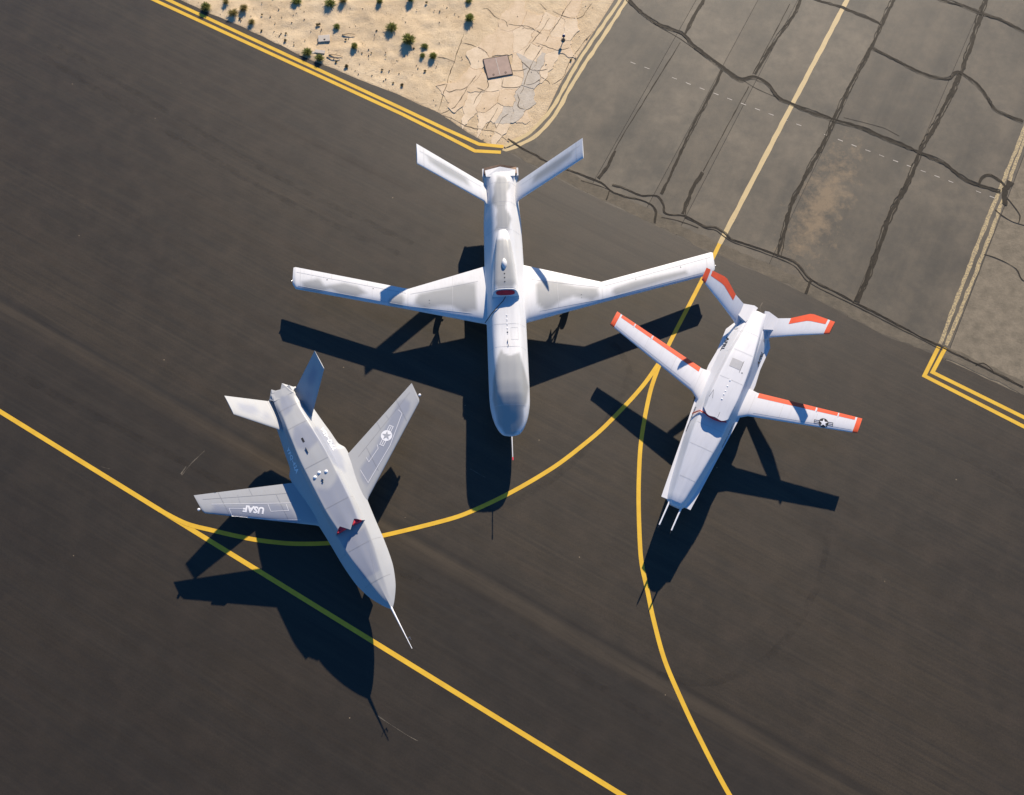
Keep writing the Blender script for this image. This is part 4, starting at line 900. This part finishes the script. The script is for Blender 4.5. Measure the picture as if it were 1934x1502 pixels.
    for f, l, a, b in ((-4.6, .34, .30, .16), (-10.6, .0, .6, .24)): drape("access_panel", *line2([(-a, -b), (a, -b), (a, b), (-a, b), (-a, -b)], .012), (f, l, 2.4), (1, 0, 0), (0, 1, 0), tr, M['seam'], fus, 0.006)
    obj("blade_antenna", *join(box(-4.22, .02, 2.215, .16, .012, .06), box(-4.02, .04, 2.225, .08, .012, .05)), M['black'], fus)
    return T

# ================================================================== grey drone (left)
def build_yf():
    T = thing("grey_jet_drone", "pale grey pointed-nose drone with white lettering on its flanks, at left", "drone", (-4.955, 4.503, 0), R(-60.65))
    m = M['yf']
    def sec(w, zb, zc, ws, zt): return [(0, zb, 0), (w * 0.55, zb, 0.10), (w, zc, 0.03), (ws, zt - 0.03, 0.05), (0, zt, 0)]
    st = [(0, sec(.03, 1.50, 1.56, .012, 1.60)), (-.15, sec(.17, 1.40, 1.55, .05, 1.64)), (-.5, sec(.41, 1.27, 1.53, .13, 1.72)), (-.8, sec(.58, 1.18, 1.52, .19, 1.77)), (-1.15, sec(.72, 1.10, 1.51, .26, 1.82)), (-1.7, sec(.88, 1.02, 1.50, .36, 1.89)), (-2.8, sec(1.02, .95, 1.5, .56, 1.97)),
          (-3.7, sec(1.08, .92, 1.5, .64, 2.0)), (-4.4, sec(1.14, .9, 1.5, .68, 2.0)), (-5.5, sec(1.26, .9, 1.5, .71, 2.0)), (-6.6, sec(1.38, .92, 1.5, .71, 2.0)), (-7.2, sec(1.36, .95, 1.5, .7, 2.0)), (-7.55, sec(1.18, .98, 1.5, .69, 2.0)), (-8.2, sec(1.10, 1.02, 1.5, .66, 2.0)), (-8.9, sec(1.0, 1.1, 1.52, .6, 1.97)), (-9.7, sec(.90, 1.25, 1.56, .52, 1.88)), (-10.5, sec(.76, 1.42, 1.6, .46, 1.80)), (-10.85, sec(.66, 1.48, 1.62, .42, 1.76))]
    V, F, fr, bk = loft(st, 0.09); fus = obj("fuselage", V, F, m, T, True, 22)
    camo(fus, [CAMO_YF[5], CAMO_YF[4]], 0.06, 1.51, lambda x, y, z: 0.0)
    def hs(wb, wt, zt): return [(0, 1.85, 0), (wb * 0.9, 1.85, 0.01), (wb, 1.95, 0.03), (wt, zt, 0.07), (0, zt + 0.015, 0)]
    def warp(f, y, z):
        k = max(0, min(1, (f + 5.0) / 1.1)); a = abs(y); tz = max(0, min(1, (z - 1.95) / 0.36))
        wz = 0.24 - 0.36 * a / 0.34 if a < 0.34 else -0.12 + 0.30 * (a - 0.34) / 0.36
        return f + k * (wz * (0.35 + 0.65 * tz) - 0.10 * (1 - tz) * (1 if a < 0.5 else 0))
    V, F, fr, bk = loft([(-3.85, hs(.70, .48, 2.31)), (-5, hs(.745, .585, 2.35)), (-7, hs(.745, .60, 2.35)), (-8.4, hs(.68, .52, 2.29)), (-9.5, hs(.58, .43, 2.14)), (-10.5, hs(.50, .36, 1.97)), (-10.9, hs(.46, .33, 1.92))], 0.09, warp, 7); F = F[:-len(fr)]     # open front
    hump = obj("dorsal_fairing", V, F, m, T, True, 22); camo(hump, [CAMO_YF[2], CAMO_YF[3], CAMO_YF[6], CAMO_YF[4]], 0.07, 1.9)
    for s in (-1, 1):   # either side of centre: recessed plate coloured as the mouth's shade, fitted red cover
        rim = [np.array(p) for p in fr if s * p[1] > 0.05 and p[2] > 1.96]; rim = sorted(rim, key=lambda p: math.atan2(p[2] - 2.06, s * p[1] - 0.30)); rim = [np.array((-3.72, s * .08, 2.01)), np.array((-3.70, s * .60, 2.0))] + [p for p in rim if p[2] > 2.0]
        cc = np.mean(rim, axis=0)
        rim = sorted(rim, key=lambda p: math.atan2(p[2] - cc[2], s * (p[1] - cc[1])))
        for nm, k, back, mt in (("duct_shade", 0.97, -0.07, 'ductshade'), ("intake_cover", 0.78, -0.030, 'brightcover')):
            q = [cc + (p - cc) * k + np.array((back, 0, 0)) for p in rim]; n = len(q)
            o = obj(nm, q + [cc + np.array((back, 0, 0))], [(i, (i + 1) % n, n) for i in range(n)], M[mt], T)
        obj("pull_strap", *tube([(cc[0] - .01, cc[1] - s * .12, cc[2] + .02), (cc[0] + .03, cc[1], cc[2] - .04), (cc[0] + .02, cc[1] + s * .13, cc[2] + .01)], 0.022, 6), M['pinkcover'], o, True)
    W = [(0, (-4.2, .75, 1.47), (-6.90, .75, 1.53), .24), (.5, (-4.72, 1.25, 1.48), (-6.86, 1.25, 1.53), .22), (4.4, (-7.50, 5.15, 1.54), (-8.44, 5.22, 1.57), .09), (4.46, (-7.62, 5.21, 1.55), (-8.46, 5.27, 1.57), .06)]
    wings = {}
    for s, pl in ((1, [CAMO_YF[0]]), (-1, [CAMO_YF[1]])):
        V, F = wing(W if s > 0 else mirror_st(W), 0, 4.46, nc=18, step=0.09); w = obj("wing", V, F, m, T, True, 50); fix_normals(w); camo(w, pl, 0.06, 1.45); wings[s] = w
        seams(W if s > 0 else mirror_st(W), [((.9, .76), (4.2, .74)), ((2.3, .76), (2.3, .99)), ((3.5, .10), (3.5, .99)), ((1.4, .10), (1.4, .74))], w, M['seamdark'], .011)
        obj("wing_tip_light", *lathe([(0, .06), (.05, .045), (.065, 0), (.05, -.04), (0, -.05)], (-7.78, s * 5.32, 1.56), 'z', 12), M['white'], w, True)
        FN = [(0, (-9.0, .60, 1.72), (-10.7, .52, 1.72), .10), (.3, (-9.22, .78, 1.84), (-10.72, .72, 1.86), .10), (2.1, (-10.38, 2.14, 2.97), (-11.32, 2.14, 3.04), .05)]
        V, F = wing(FN if s > 0 else mirror_st(FN), 0, 2.1, nc=12, step=0.1); t = obj("tail_fin", V, F, m, T, True, 50); fix_normals(t)
        camo(t, [[(-10.2, s * 1.2), (-10.6, s * 1.25), (-10.85, s * 1.8), (-10.5, s * 1.85), (-10.2, s * 1.5)], [(-9.8, s * .9), (-10.2, s * .95), (-9.9, s * 1.2)]], 0.1)
        landing_gear(-6.7, s * 1.15, 1.10, 0.28, T, 'main')
    landing_gear(-2.0, 0.0, 1.05, 0.22, T, 'nose')
    # aft deck with a notched trailing edge
    V = [(-10.5, -.44, 1.98), (-10.5, .44, 1.98), (-10.72, .62, 1.86), (-11.16, .20, 1.90), (-10.92, .02, 1.90), (-10.98, -.20, 1.90), (-11.12, -.34, 1.90), (-10.72, -.62, 1.86)]
    V2 = [(x, y, z - 0.05) for x, y, z in V]; n = 8
    o = obj("aft_deck", V + V2, [(0, 7, 6, 5), (0, 5, 4), (0, 4, 1), (1, 4, 3, 2), (8, 13, 14, 15), (8, 12, 13), (8, 9, 12), (9, 10, 11, 12)] + [(i, (i + 1) % n, (i + 1) % n + n, i + n) for i in range(n)], m, T); fix_normals(o)
    obj("exhaust_nozzle", *lathe([(.16, -.05), (.19, -.06), (.19, .25), (.16, .25)], (-10.80, 0, 1.64), 'x', 18), M['nozzle'], T, True)
    b = obj("nose_boom", *tube([(-.10, 0, 1.57), (.35, 0, 1.58), (1.0, 0, 1.59), (1.82, 0, 1.60)], 0.045, 10, True, 0.012), M['white'], T, True)
    obj("boom_vane", *join(box(1.38, .06, 1.60, .02, .12, .012), box(1.42, .13, 1.60, .16, .012, .03), box(1.38, 0, 1.66, .02, .012, .1)), M['metal'], b)
    # lettering and insignia
    tr = bvh(fus, hump)
    for s, f0 in ((-1, -7.72), (1, -7.85)):
        mk = M['white']
        drape("lettering", *text_outline("YFQ-42A", 0.27, 1.2, 0, 0.012), (f0, s * .90, 1.78), (-s * -1 * -1, 0, 0) if False else ((-1, 0, 0) if s > 0 else (1, 0, 0)), (0, -s * .66, .75), tr, mk, fus, 0.008, 0.06)
    for w in (wings[-1],):
        t2 = bvh(w); drape("lettering", *text_outline("USAF", 0.38, 1.05, 0, 0.020), (-6.62, -3.26, 1.6), (-.58, -.81, 0), (.81, -.58, 0), t2, M['white'], w, 0.007, 0.06)
    t2 = bvh(wings[1]); ax = (-.60, .80, 0); ay = (-.80, -.60, 0); oo = (-6.79, 3.17, 1.6)
    drape("insignia_disc", *disc2(.25), oo, ax, ay, t2, M['white'], wings[1], 0.006)
    for sx in (-1, 1): drape("insignia_bar", *bar2(sx, .23, .50, .10, .024), oo, ax, ay, t2, M['white'], wings[1], 0.008)
    drape("insignia_star", *star2(.215), oo, ax, ay, t2, M['greymark'], wings[1], 0.011)
    for i, pl in enumerate(YF_PANEL):
        w = wings[1] if pl[0][1] > 0 else wings[-1]; c = np.mean(pl, axis=0)
        drape("panel_line", *line2([(p[0] - c[0], p[1] - c[1]) for p in pl], 0.022), (c[0], c[1], 1.6), (1, 0, 0), (0, 1, 0), bvh(w), M['greymark'] if i in (5, 7) else M['lightline'], w, 0.006)
    # fittings on the flat top
    for f, l in ((-6.46, -.09), (-6.36, .19), (-6.36, -.33)):
        obj("antenna_dome", *lathe([(0, .055), (.04, .05), (.07, .028), (.08, 0)], (f, l, 2.355), 'z', 14), M['white'], hump, True, 60)
    obj("blade_antenna", *join(box(-6.12, -.09, 2.385, .10, .02, .05, .5), box(-6.02, -.13, 2.385, .07, .02, .04, .5)), M['black'], hump)
    drape("panel_opening", *rect2(-.11, -.045, .11, .045), (-8.13, -.08, 2.4), (1, 0, 0), (0, 1, 0), tr, M['black'], hump); obj("blade_antenna", *box(-7.62, -.12, 2.375, .26, .02, .05), M['black'], hump)
    for f, hw in ((-1.3, .6), (-2.9, .95), (-4.9, .7), (-6.9, .7), (-8.9, .6), (-9.9, .5)): drape("panel_seam", *line2([(0, -hw), (0, hw)], .012), (f, 0, 2.6), (1, 0, 0), (0, 1, 0), tr, M['seamdark'], fus, 0.006)
    drape("panel_line", *line2([(-.35, .25), (0.0, .02), (1.1, -.28)], 0.014), (-2.55, .30, 2.0), (1, 0, 0), (0, 1, 0), tr, M['greymark'], fus, 0.006)
    return T

# ================================================================== white drone with orange trim (right)
def build_xq():
    T = thing("orange_trim_jet_drone", "white drone with orange-red wing tips and control surfaces, at right", "drone", (7.074, 9.004, 0), R(-116.1))
    m = M['xq']
    def sec(wb, ws, zt, zb): return [(0, zb, 0), (wb * 0.6, zb, 0.12), (wb, 1.34, 0.03), (ws, zt - .03, 0.08), (0, zt, 0)]
    st = [(.18, sec(.24, .14, 1.47, 1.30)), (.13, sec(.33, .19, 1.56, 1.24)), (0, sec(.42, .24, 1.63, 1.18)), (-.5, sec(.54, .31, 1.73, 1.08)), (-2, sec(.74, .50, 1.92, .98)), (-3.5, sec(.90, .64, 2.03, .93)), (-5, sec(.97, .66, 2.06, .92)), (-7, sec(.96, .60, 2.03, .98)), (-8.4, sec(.92, .52, 1.96, 1.1)), (-9.1, sec(.78, .44, 1.9, 1.2)), (-9.75, sec(.50, .34, 1.84, 1.35))]
    V, F, fr, bk = loft(st, 0.09); fus = obj("fuselage", V, F, m, T, True, 50)
    half = [(.0, .68), (-1.5, .80), (-3, .915), (-4.4, 1.03), (-5.2, 1.10), (-6.6, 1.14), (-7.4, 1.06), (-8.3, 1.08), (-8.62, 1.09), (-9.05, .88), (-9.5, .55)]
    pl = [(x, y) for x, y in half] + [(x, -y) for x, y in half[::-1]]; n = len(half)
    V = []; F = []
    for x, y in half:
        for yy, zz in ((-y, 1.315), (-y * .72, 1.36), (0, 1.38), (y * .72, 1.36), (y, 1.315), (y * .7, 1.27), (0, 1.24), (-y * .7, 1.27)): V.append((x, yy, zz))
    for i in range(n - 1):
        for j in range(8): F.append((i * 8 + j, i * 8 + (j + 1) % 8, (i + 1) * 8 + (j + 1) % 8, (i + 1) * 8 + j))
    F += [tuple(range(8)), tuple(range(8 * n - 1, 8 * n - 9, -1))]
    ch = obj("chine", V, F, m, T, True, 30); fix_normals(ch)
    def hs(wb, wt, zt): return [(0, 1.80, 0), (wb * 0.9, 1.80, 0.01), (wb, 1.90, 0.05), (wt, zt, 0.06), (0, zt + 0.02, 0)]
    def warp(f, y, z): return f + max(0, min(1, (f + 5.2) / 1.1)) * (-0.24 * (y / 0.6) ** 2 - 0.05 * math.cos(y * 9) + 0.25 * (z - 2.1))
    V, F, fr, bk = loft([(-4.0, hs(.69, .55, 2.30)), (-5.2, hs(.73, .60, 2.36)), (-6.8, hs(.68, .54, 2.32)), (-8, hs(.56, .42, 2.20)), (-9.0, hs(.42, .28, 2.03)), (-9.8, hs(.32, .18, 1.88))], 0.08, warp, 7)
    hump = obj("dorsal_fairing", V, F, m, T, True, 45)
    q = [(-4.12, -.60, 1.96), (-4.02, -.30, 1.99), (-3.98, 0, 1.99), (-4.02, .30, 1.99), (-4.12, .60, 1.96), (-4.13, .52, 2.12), (-4.02, .34, 2.22), (-3.98, 0, 2.24), (-4.02, -.34, 2.22), (-4.13, -.52, 2.12)]
    obj("intake_cover", [(x + .02, y, z) for x, y, z in q], [(0, 1, 9), (1, 8, 9), (1, 2, 7, 8), (2, 3, 6, 7), (3, 5, 6), (3, 4, 5)], M['redcover'], T)
    obj("warning_strap", *tube([(-4.06, -.50, 2.10), (-4.10, -.68, 2.04), (-4.10, -.78, 1.84), (-4.02, -.92, 1.56)], 0.028, 6), M['orange'], T, True)
    W = [(0, (-4.55, .70, 1.36), (-6.30, .70, 1.40), .22), (.35, (-4.84, 1.05, 1.37), (-6.30, 1.05, 1.40), .18), (.65, (-5.06, 1.35, 1.38), (-6.27, 1.35, 1.41), .15), (5.25, (-6.41, 5.95, 1.43), (-7.15, 5.93, 1.46), .08)]
    TL = [(0, (-8.72, .55, 1.42), (-9.85, .40, 1.50), .10), (.4, (-8.95, .90, 1.66), (-9.90, .75, 1.74), .09), (1.2, (-9.08, 1.40, 2.03), (-10.02, 1.35, 2.10), .08), (2.0, (-9.22, 2.0, 2.47), (-10.34, 2.0, 2.55), .08), (2.2, (-9.25, 2.15, 2.57), (-10.34, 2.15, 2.65), .08), (3.3, (-9.46, 3.0, 3.13), (-10.09, 3.03, 3.19), .05)]
    for s in (-1, 1):
        ws = W if s > 0 else mirror_st(W); tl = TL if s > 0 else mirror_st(TL)
        V, F = wing(ws, 0, 5.25, nc=16, step=0.12); w = obj("wing", V, F, m, T, True, 50); fix_normals(w)
        for a, b in ((.72, 3.25), (3.30, 4.22), (4.27, 4.98)):
            V, F = wing(ws, a, b, .80, 1.005, .004, 4, .2); o = obj("flap", V, F, M['orange'], w, True, 50); fix_normals(o)
        V, F = wing(ws, 5.06, 5.27, 0, 1.0, .006, 14, .1); o = obj("wing_tip_cap", V, F, M['orange'], w, True, 50); fix_normals(o)
        tr = bvh(w)
        for l in (4.0, 4.95): obj("actuator_fairing", *box(-6.27 - (l - 1.35) * .191 + .13, s * l, 1.462, .16, .03, .035), m, w)
        seams(ws, [((1.9, .14), (1.9, .80)), ((3.4, .14), (3.4, .80)), ((.8, .15), (5.0, .16)), ((.6, .10), (.6, .97))], w, M['seam'], .012)
        V, F = wing(tl, 0, 3.3, nc=14, step=0.1); t = obj("tail_fin", V, F, m, T, True, 50); fix_normals(t)
        V, F = wing(tl, 1.2, 2.95, .66, 1.004, .005, 5, .1); o = obj("rudder", V, F, M['orange'], t, True, 50); fix_normals(o)
        V, F = wing(tl, 3.07, 3.32, 0, 1.0, .006, 12, .1); o = obj("fin_tip_cap", V, F, M['orange'], t, True, 50); fix_normals(o)
        # cove between fin and nozzle, glove in front of the wing
        V = [(-9.05, s * .42, 1.90), (-9.35, s * .93, 1.735), (-9.92, s * .88, 1.79), (-10.02, s * .36, 1.86), (-9.96, s * .17, 1.88), (-9.05, s * .42, 1.50), (-9.35, s * .93, 1.62), (-9.93, s * .84, 1.70), (-10.02, s * .36, 1.70), (-9.96, s * .17, 1.70)]
        o = obj("exhaust_fairing", V, [(0, 1, 2, 3, 4), (5, 9, 8, 7, 6)] + [(i, (i + 1) % 5, (i + 1) % 5 + 5, i + 5) for i in range(5)], m, T, True, 40); fix_normals(o)
        ftr = bvh(fus, hump, ch)
        drape("lettering", *text_outline("AFRL", 0.32, 1.05, 0.15, 0.010), (-7.84, s * .93, 1.55), (-1, 0, 0) if s > 0 else (1, 0, 0), (0, -s * .75, .66), ftr, M['black'], fus, 0.008, 0.06)
        drape("lettering", *text_outline("GENERAL ATOMICS", 0.13, 1.1, 0, 0.003), (-3.80, s * .93, 1.5), (-1, 0, 0) if s > 0 else (1, 0, 0), (0, -s * .8, .6), ftr, M['black'], fus, 0.007, 0.06)
        drape("round_port", *disc2(.07, 14), (-8.68, s * .68, 1.8), (1, 0, 0), (0, 1, 0), ftr, M['greypanel'], fus, 0.006)
        landing_gear(-6.1, s * .95, 1.15, 0.25, T, 'main')
        b = obj("nose_probe", *tube([(-.02, s * .28, 1.42), (.45, s * .28, 1.42), (1.20, s * .28, 1.41)], 0.040, 10, True, 0.030), M['white'], T, True)
        obj("probe_tip", *tube([(1.19, s * .28, 1.41), (1.36, s * .28, 1.41)], 0.016, 8, True, 0.008), M['black'], b, True)
        if s > 0:
            oo = (-6.20, 4.47, 1.6); ax = (-.27, .96, 0); ay = (-.96, -.27, 0)
            drape("insignia_disc", *disc2(.215), oo, ax, ay, tr, M['black'], w, 0.006); drape("insignia_star", *star2(.20), oo, ax, ay, tr, M['white'], w, 0.011)
            for sx in (-1, 1): drape("insignia_bar", *bar2(sx, .20, .42, .085, .020), oo, ax, ay, tr, M['black'], w, 0.008)
    landing_gear(-1.6, 0.0, 1.05, 0.20, T, 'nose')
    obj("exhaust_nozzle", *lathe([(.15, -.08), (.18, -.09), (.18, .25), (.15, .25)], (-9.78, 0, 1.60), 'x', 16), M['nozzle'], T, True)
    tr = bvh(fus, hump)
    for f, hw in ((-1.1, .36), (-2.6, .62), (-3.6, .7), (-5.9, .62), (-7.4, .7), (-8.5, .6)): drape("panel_seam", *line2([(0, -hw), (0, hw)], .012), (f, 0, 2.6), (1, 0, 0), (0, 1, 0), tr, M['seam'], fus, 0.006)
    for i, f in enumerate((-4.89, -5.12, -5.30, -5.55, -5.85)): obj("vent_stud", *lathe([(0, .035), (.03, .025), (.04, 0)], (f, -.05, 2.365), 'z', 10), M['white'], hump, True)
    drape("access_panel", *rect2(-.22, -.30, .22, .22), (-6.72, -.04, 2.4), (1, 0, 0), (0, 1, 0), tr, M['greypanel'], hump, 0.006)
    drape("panel_line", *line2([(-.28, .22), (.34, .22)], .014), (-6.72, -.04, 2.4), (1, 0, 0), (0, 1, 0), tr, M['black'], hump, 0.009)
    drape("panel_line", *line2([(0, -.09), (.38, .02), (.02, .07)], .014), (-4.75, -.52, 2.3), (-1, 0, 0), (0, -1, 0), tr, M['black'], hump, 0.007)
    drape("panel_line", *line2([(0, 0), (.26, 0)], .012), (-4.30, .10, 2.4), (1, 0, 0), (0, 1, 0), tr, M['black'], hump, 0.007)
    drape("panel_dot", *disc2(.03, 8), (-6.42, .30, 2.4), (1, 0, 0), (0, 1, 0), tr, M['black'], hump, 0.007)
    return T
build_mq(); build_yf(); build_xq()

# ================================================================== things on the sand
def tuft(seed, leaves, spread, hgt, wid):
    rnd = random.Random(seed); V = []; F = []
    for i in range(leaves):
        a = rnd.uniform(0, 2 * math.pi); el = rnd.uniform(0.25, 1.45); ln = rnd.uniform(0.55, 1.0)
        r0 = rnd.uniform(0, 0.30) * spread; b0 = Vector((r0 * math.cos(a + rnd.uniform(-1, 1)), r0 * math.sin(a + rnd.uniform(-1, 1)), rnd.uniform(0.0, 0.35) * hgt))
        d = Vector((math.cos(a) * math.cos(el) * spread, math.sin(a) * math.cos(el) * spread, math.sin(el) * hgt)) * ln
        s = Vector((-math.sin(a), math.cos(a), rnd.uniform(-.5, .5))).normalized() * wid * rnd.uniform(.6, 1.2); b = len(V)
        m1 = b0 + d * 0.5 + Vector((0, 0, 0.06 * hgt)); tip = b0 + d - Vector((0, 0, 0.10 * hgt * (1 - math.sin(el))))
        V += [b0 - s * .4, b0 + s * .4, m1 + s, m1 - s, tip]; F += [(b, b + 1, b + 2, b + 3), (b + 3, b + 2, b + 4)]
    return V, F
def stems(seed, n, spread, hgt):
    rnd = random.Random(seed); parts = []
    for i in range(n):
        a = rnd.uniform(0, 6.28); r = rnd.uniform(.25, .7) * spread
        parts.append(tube([(0, 0, -.12), (r * .4 * math.cos(a), r * .4 * math.sin(a), hgt * .35), (r * math.cos(a), r * math.sin(a), hgt * .7)], .012, 5, True, .005))
    return join(*parts)
fol = {0: [mesh("foliage", *tuft(i, 300 + 70 * i, 1.0, 0.62 + 0.10 * i, 0.050)) for i in range(4)], 1: [mesh("foliage", *tuft(20 + i, 380, 1.05, 0.9, 0.030)) for i in range(3)], 2: [mesh("foliage", *tuft(40 + i, 110, 1.0, 0.8, 0.10)) for i in range(3)]}
for k, mk in ((0, 'leaf'), (1, 'dry'), (2, 'weed')):
    for me in fol[k]: me.materials.append(M[mk])
stm = [mesh("stem", *stems(60 + i, 8, 0.8, 1.0)) for i in range(2)]
for me in stm: me.materials.append(M['stem'])
big = sorted([s for s in SHRUBS if s[3] == 0], key=lambda s: s[0]); dry = sorted([s for s in SHRUBS if s[3] == 1], key=lambda s: s[0])
ordn = ["leftmost", "second", "third", "fourth", "fifth", "sixth", "seventh", "eighth", "ninth", "tenth", "eleventh", "twelfth", "thirteenth", "fourteenth", "fifteenth", "sixteenth", "seventeenth", "eighteenth"]
for i, (x, y, r, k) in enumerate(SHRUBS):
    rnd = random.Random(i)
    if k == 2:
        o = link("weed_clump", fol[2][i % 3], None); o.location = (x, y, -.03); o.scale = (r * 1.1, r * 1.1, r); o.rotation_euler = (0, 0, rnd.uniform(0, 6))
        tag(o, "tiny dark dried weed clump lying on the open sand", "weed", "tiny weed clumps on the sand"); continue
    if k == 0:
        j = big.index((x, y, r, k)); where = "at the asphalt edge" if (y - np.interp(x, esand[:, 0], esand[:, 1])) < 0.75 else ("at the top edge of the picture" if y > 37 else "on open sand")
        lab = "%s shrub %s, %s" % ("big leafy" if r > .28 else ("small" if r < .2 else "bushy"), where, ("leftmost green shrub" if j == 0 else "rightmost green shrub" if j == len(big) - 1 else ordn[j] + " green shrub from left"))
        T = thing("desert_shrub", lab, "shrub", (x, y, -.02), rnd.uniform(0, 6), "green shrubs on the sand")
    else:
        j = dry.index((x, y, r, k)); T = thing("dry_grass_tuft", "straw-coloured dry grass tuft, %s of the dry tufts near the asphalt edge" % ("leftmost" if j == 0 else "rightmost" if j == len(dry) - 1 else ordn[j] + " from the left"), "grass", (x, y, -.02), rnd.uniform(0, 6), "dry grass tufts on the sand")
    r *= rnd.uniform(1.0, 1.35); T.scale = (r * rnd.uniform(.85, 1.2), r * rnd.uniform(.85, 1.2), r)
    link("foliage", fol[k][i % len(fol[k])], None, T); link("stem", stm[i % 2], None, T)

# steel hatch of two leaves in the broken concrete
hp = [np.array(p) for p in HATCH]; ha = math.atan2(*(hp[1] - hp[0])[::-1]); hw = (np.linalg.norm(hp[1] - hp[0]) + np.linalg.norm(hp[2] - hp[3])) / 2; hh = (np.linalg.norm(hp[3] - hp[0]) + np.linalg.norm(hp[2] - hp[1])) / 2
HT = thing("steel_hatch", "flat square rust-brown steel hatch with two leaves, set in cracked concrete", "hatch", (hc[0], hc[1], 0), ha)
for s in (-1, 1):
    lf = obj("hatch_leaf", *box(s * (hw / 4 + 0.006), 0, 0.012, hw / 2 - 0.02, hh - 0.06, 0.03), M['hatch'], HT)
    obj("lift_ring", *lathe([(.035, 0), (.045, .008), (.055, 0), (.045, -.004)], (s * hw / 4, -hh * 0.36, 0.031), 'z', 12), M['stem'], lf, True)
fr = [box(0, s * (hh / 2 - 0.012), -0.03, hw + 0.05, 0.05, 0.10) for s in (-1, 1)] + [box(s * (hw / 2 + 0.012), 0, -0.03, 0.05, hh - 0.08, 0.10) for s in (-1, 1)]
obj("frame", *join(*fr), M['edge'], HT); obj("centre_strip", *box(0, 0, 0.028, 0.03, hh - 0.08, 0.006), M['pad'], HT)
# edge marker lamp
mx, my = MARKER[0]
K = thing("edge_marker_lamp", "short dark edge lamp on a thin post, right of the hatch", "lamp", (mx, my, 0))
obj("base_plate", *lathe([(0, .02), (.09, .02), (.11, 0), (.11, -.05)], (0, 0, .01), 'z', 16), M['edge'], K, True); obj("post", *tube([(0, 0, 0), (0, 0, .26)], .022, 8), M['edge'], K, True)
obj("lamp_head", *lathe([(.03, .24), (.085, .27), (.085, .31), (.03, .33)], (0, 0, 0), 'z', 16), M['hole'], K, True); obj("lamp_glass", *lathe([(.07, .31), (.065, .37), (.035, .41), (0, .42)], (0, 0, 0), 'z', 16), M['lamp'], K, True)
# survey pads
P = thing("concrete_pad", "small pale square concrete pad with a dark hole, on the sand", "pad", (PAD[0][0], PAD[0][1], 0), 0.12)
obj("slab", *box(0, 0, -.01, .62, .42, .07), M['pad'], P); obj("hole", *lathe([(0, .028), (.055, .028), (.06, .02)], (.02, -.10, 0), 'z', 12), M['hole'], P)
o = obj("loose_slab", *join(box(PAD[1][0], PAD[1][1], -.005, .55, .20, .06, -.15), box(PAD[1][0] - .3, PAD[1][1] - .03, -.012, .3, .13, .045, .3)), M['pad']); tag(o, "broken pale concrete slab beside a shrub near the asphalt edge", "slab")
for i, ((x0, y0), (x1, y1)) in enumerate(STICKS):
    o = obj("stick", *tube([(x0, y0, .0), ((x0 + x1) / 2, (y0 + y1) / 2 + .02, .035), (x1, y1, .01)], .022, 6, True, .012), M['wood'], None, True)
    tag(o, ["thin weathered stick on the sand, upper of a close pair", "thin weathered stick on the sand, lower of a close pair", "thin weathered stick lying alone by the green shrubs"][i], "stick", "sticks on the sand")
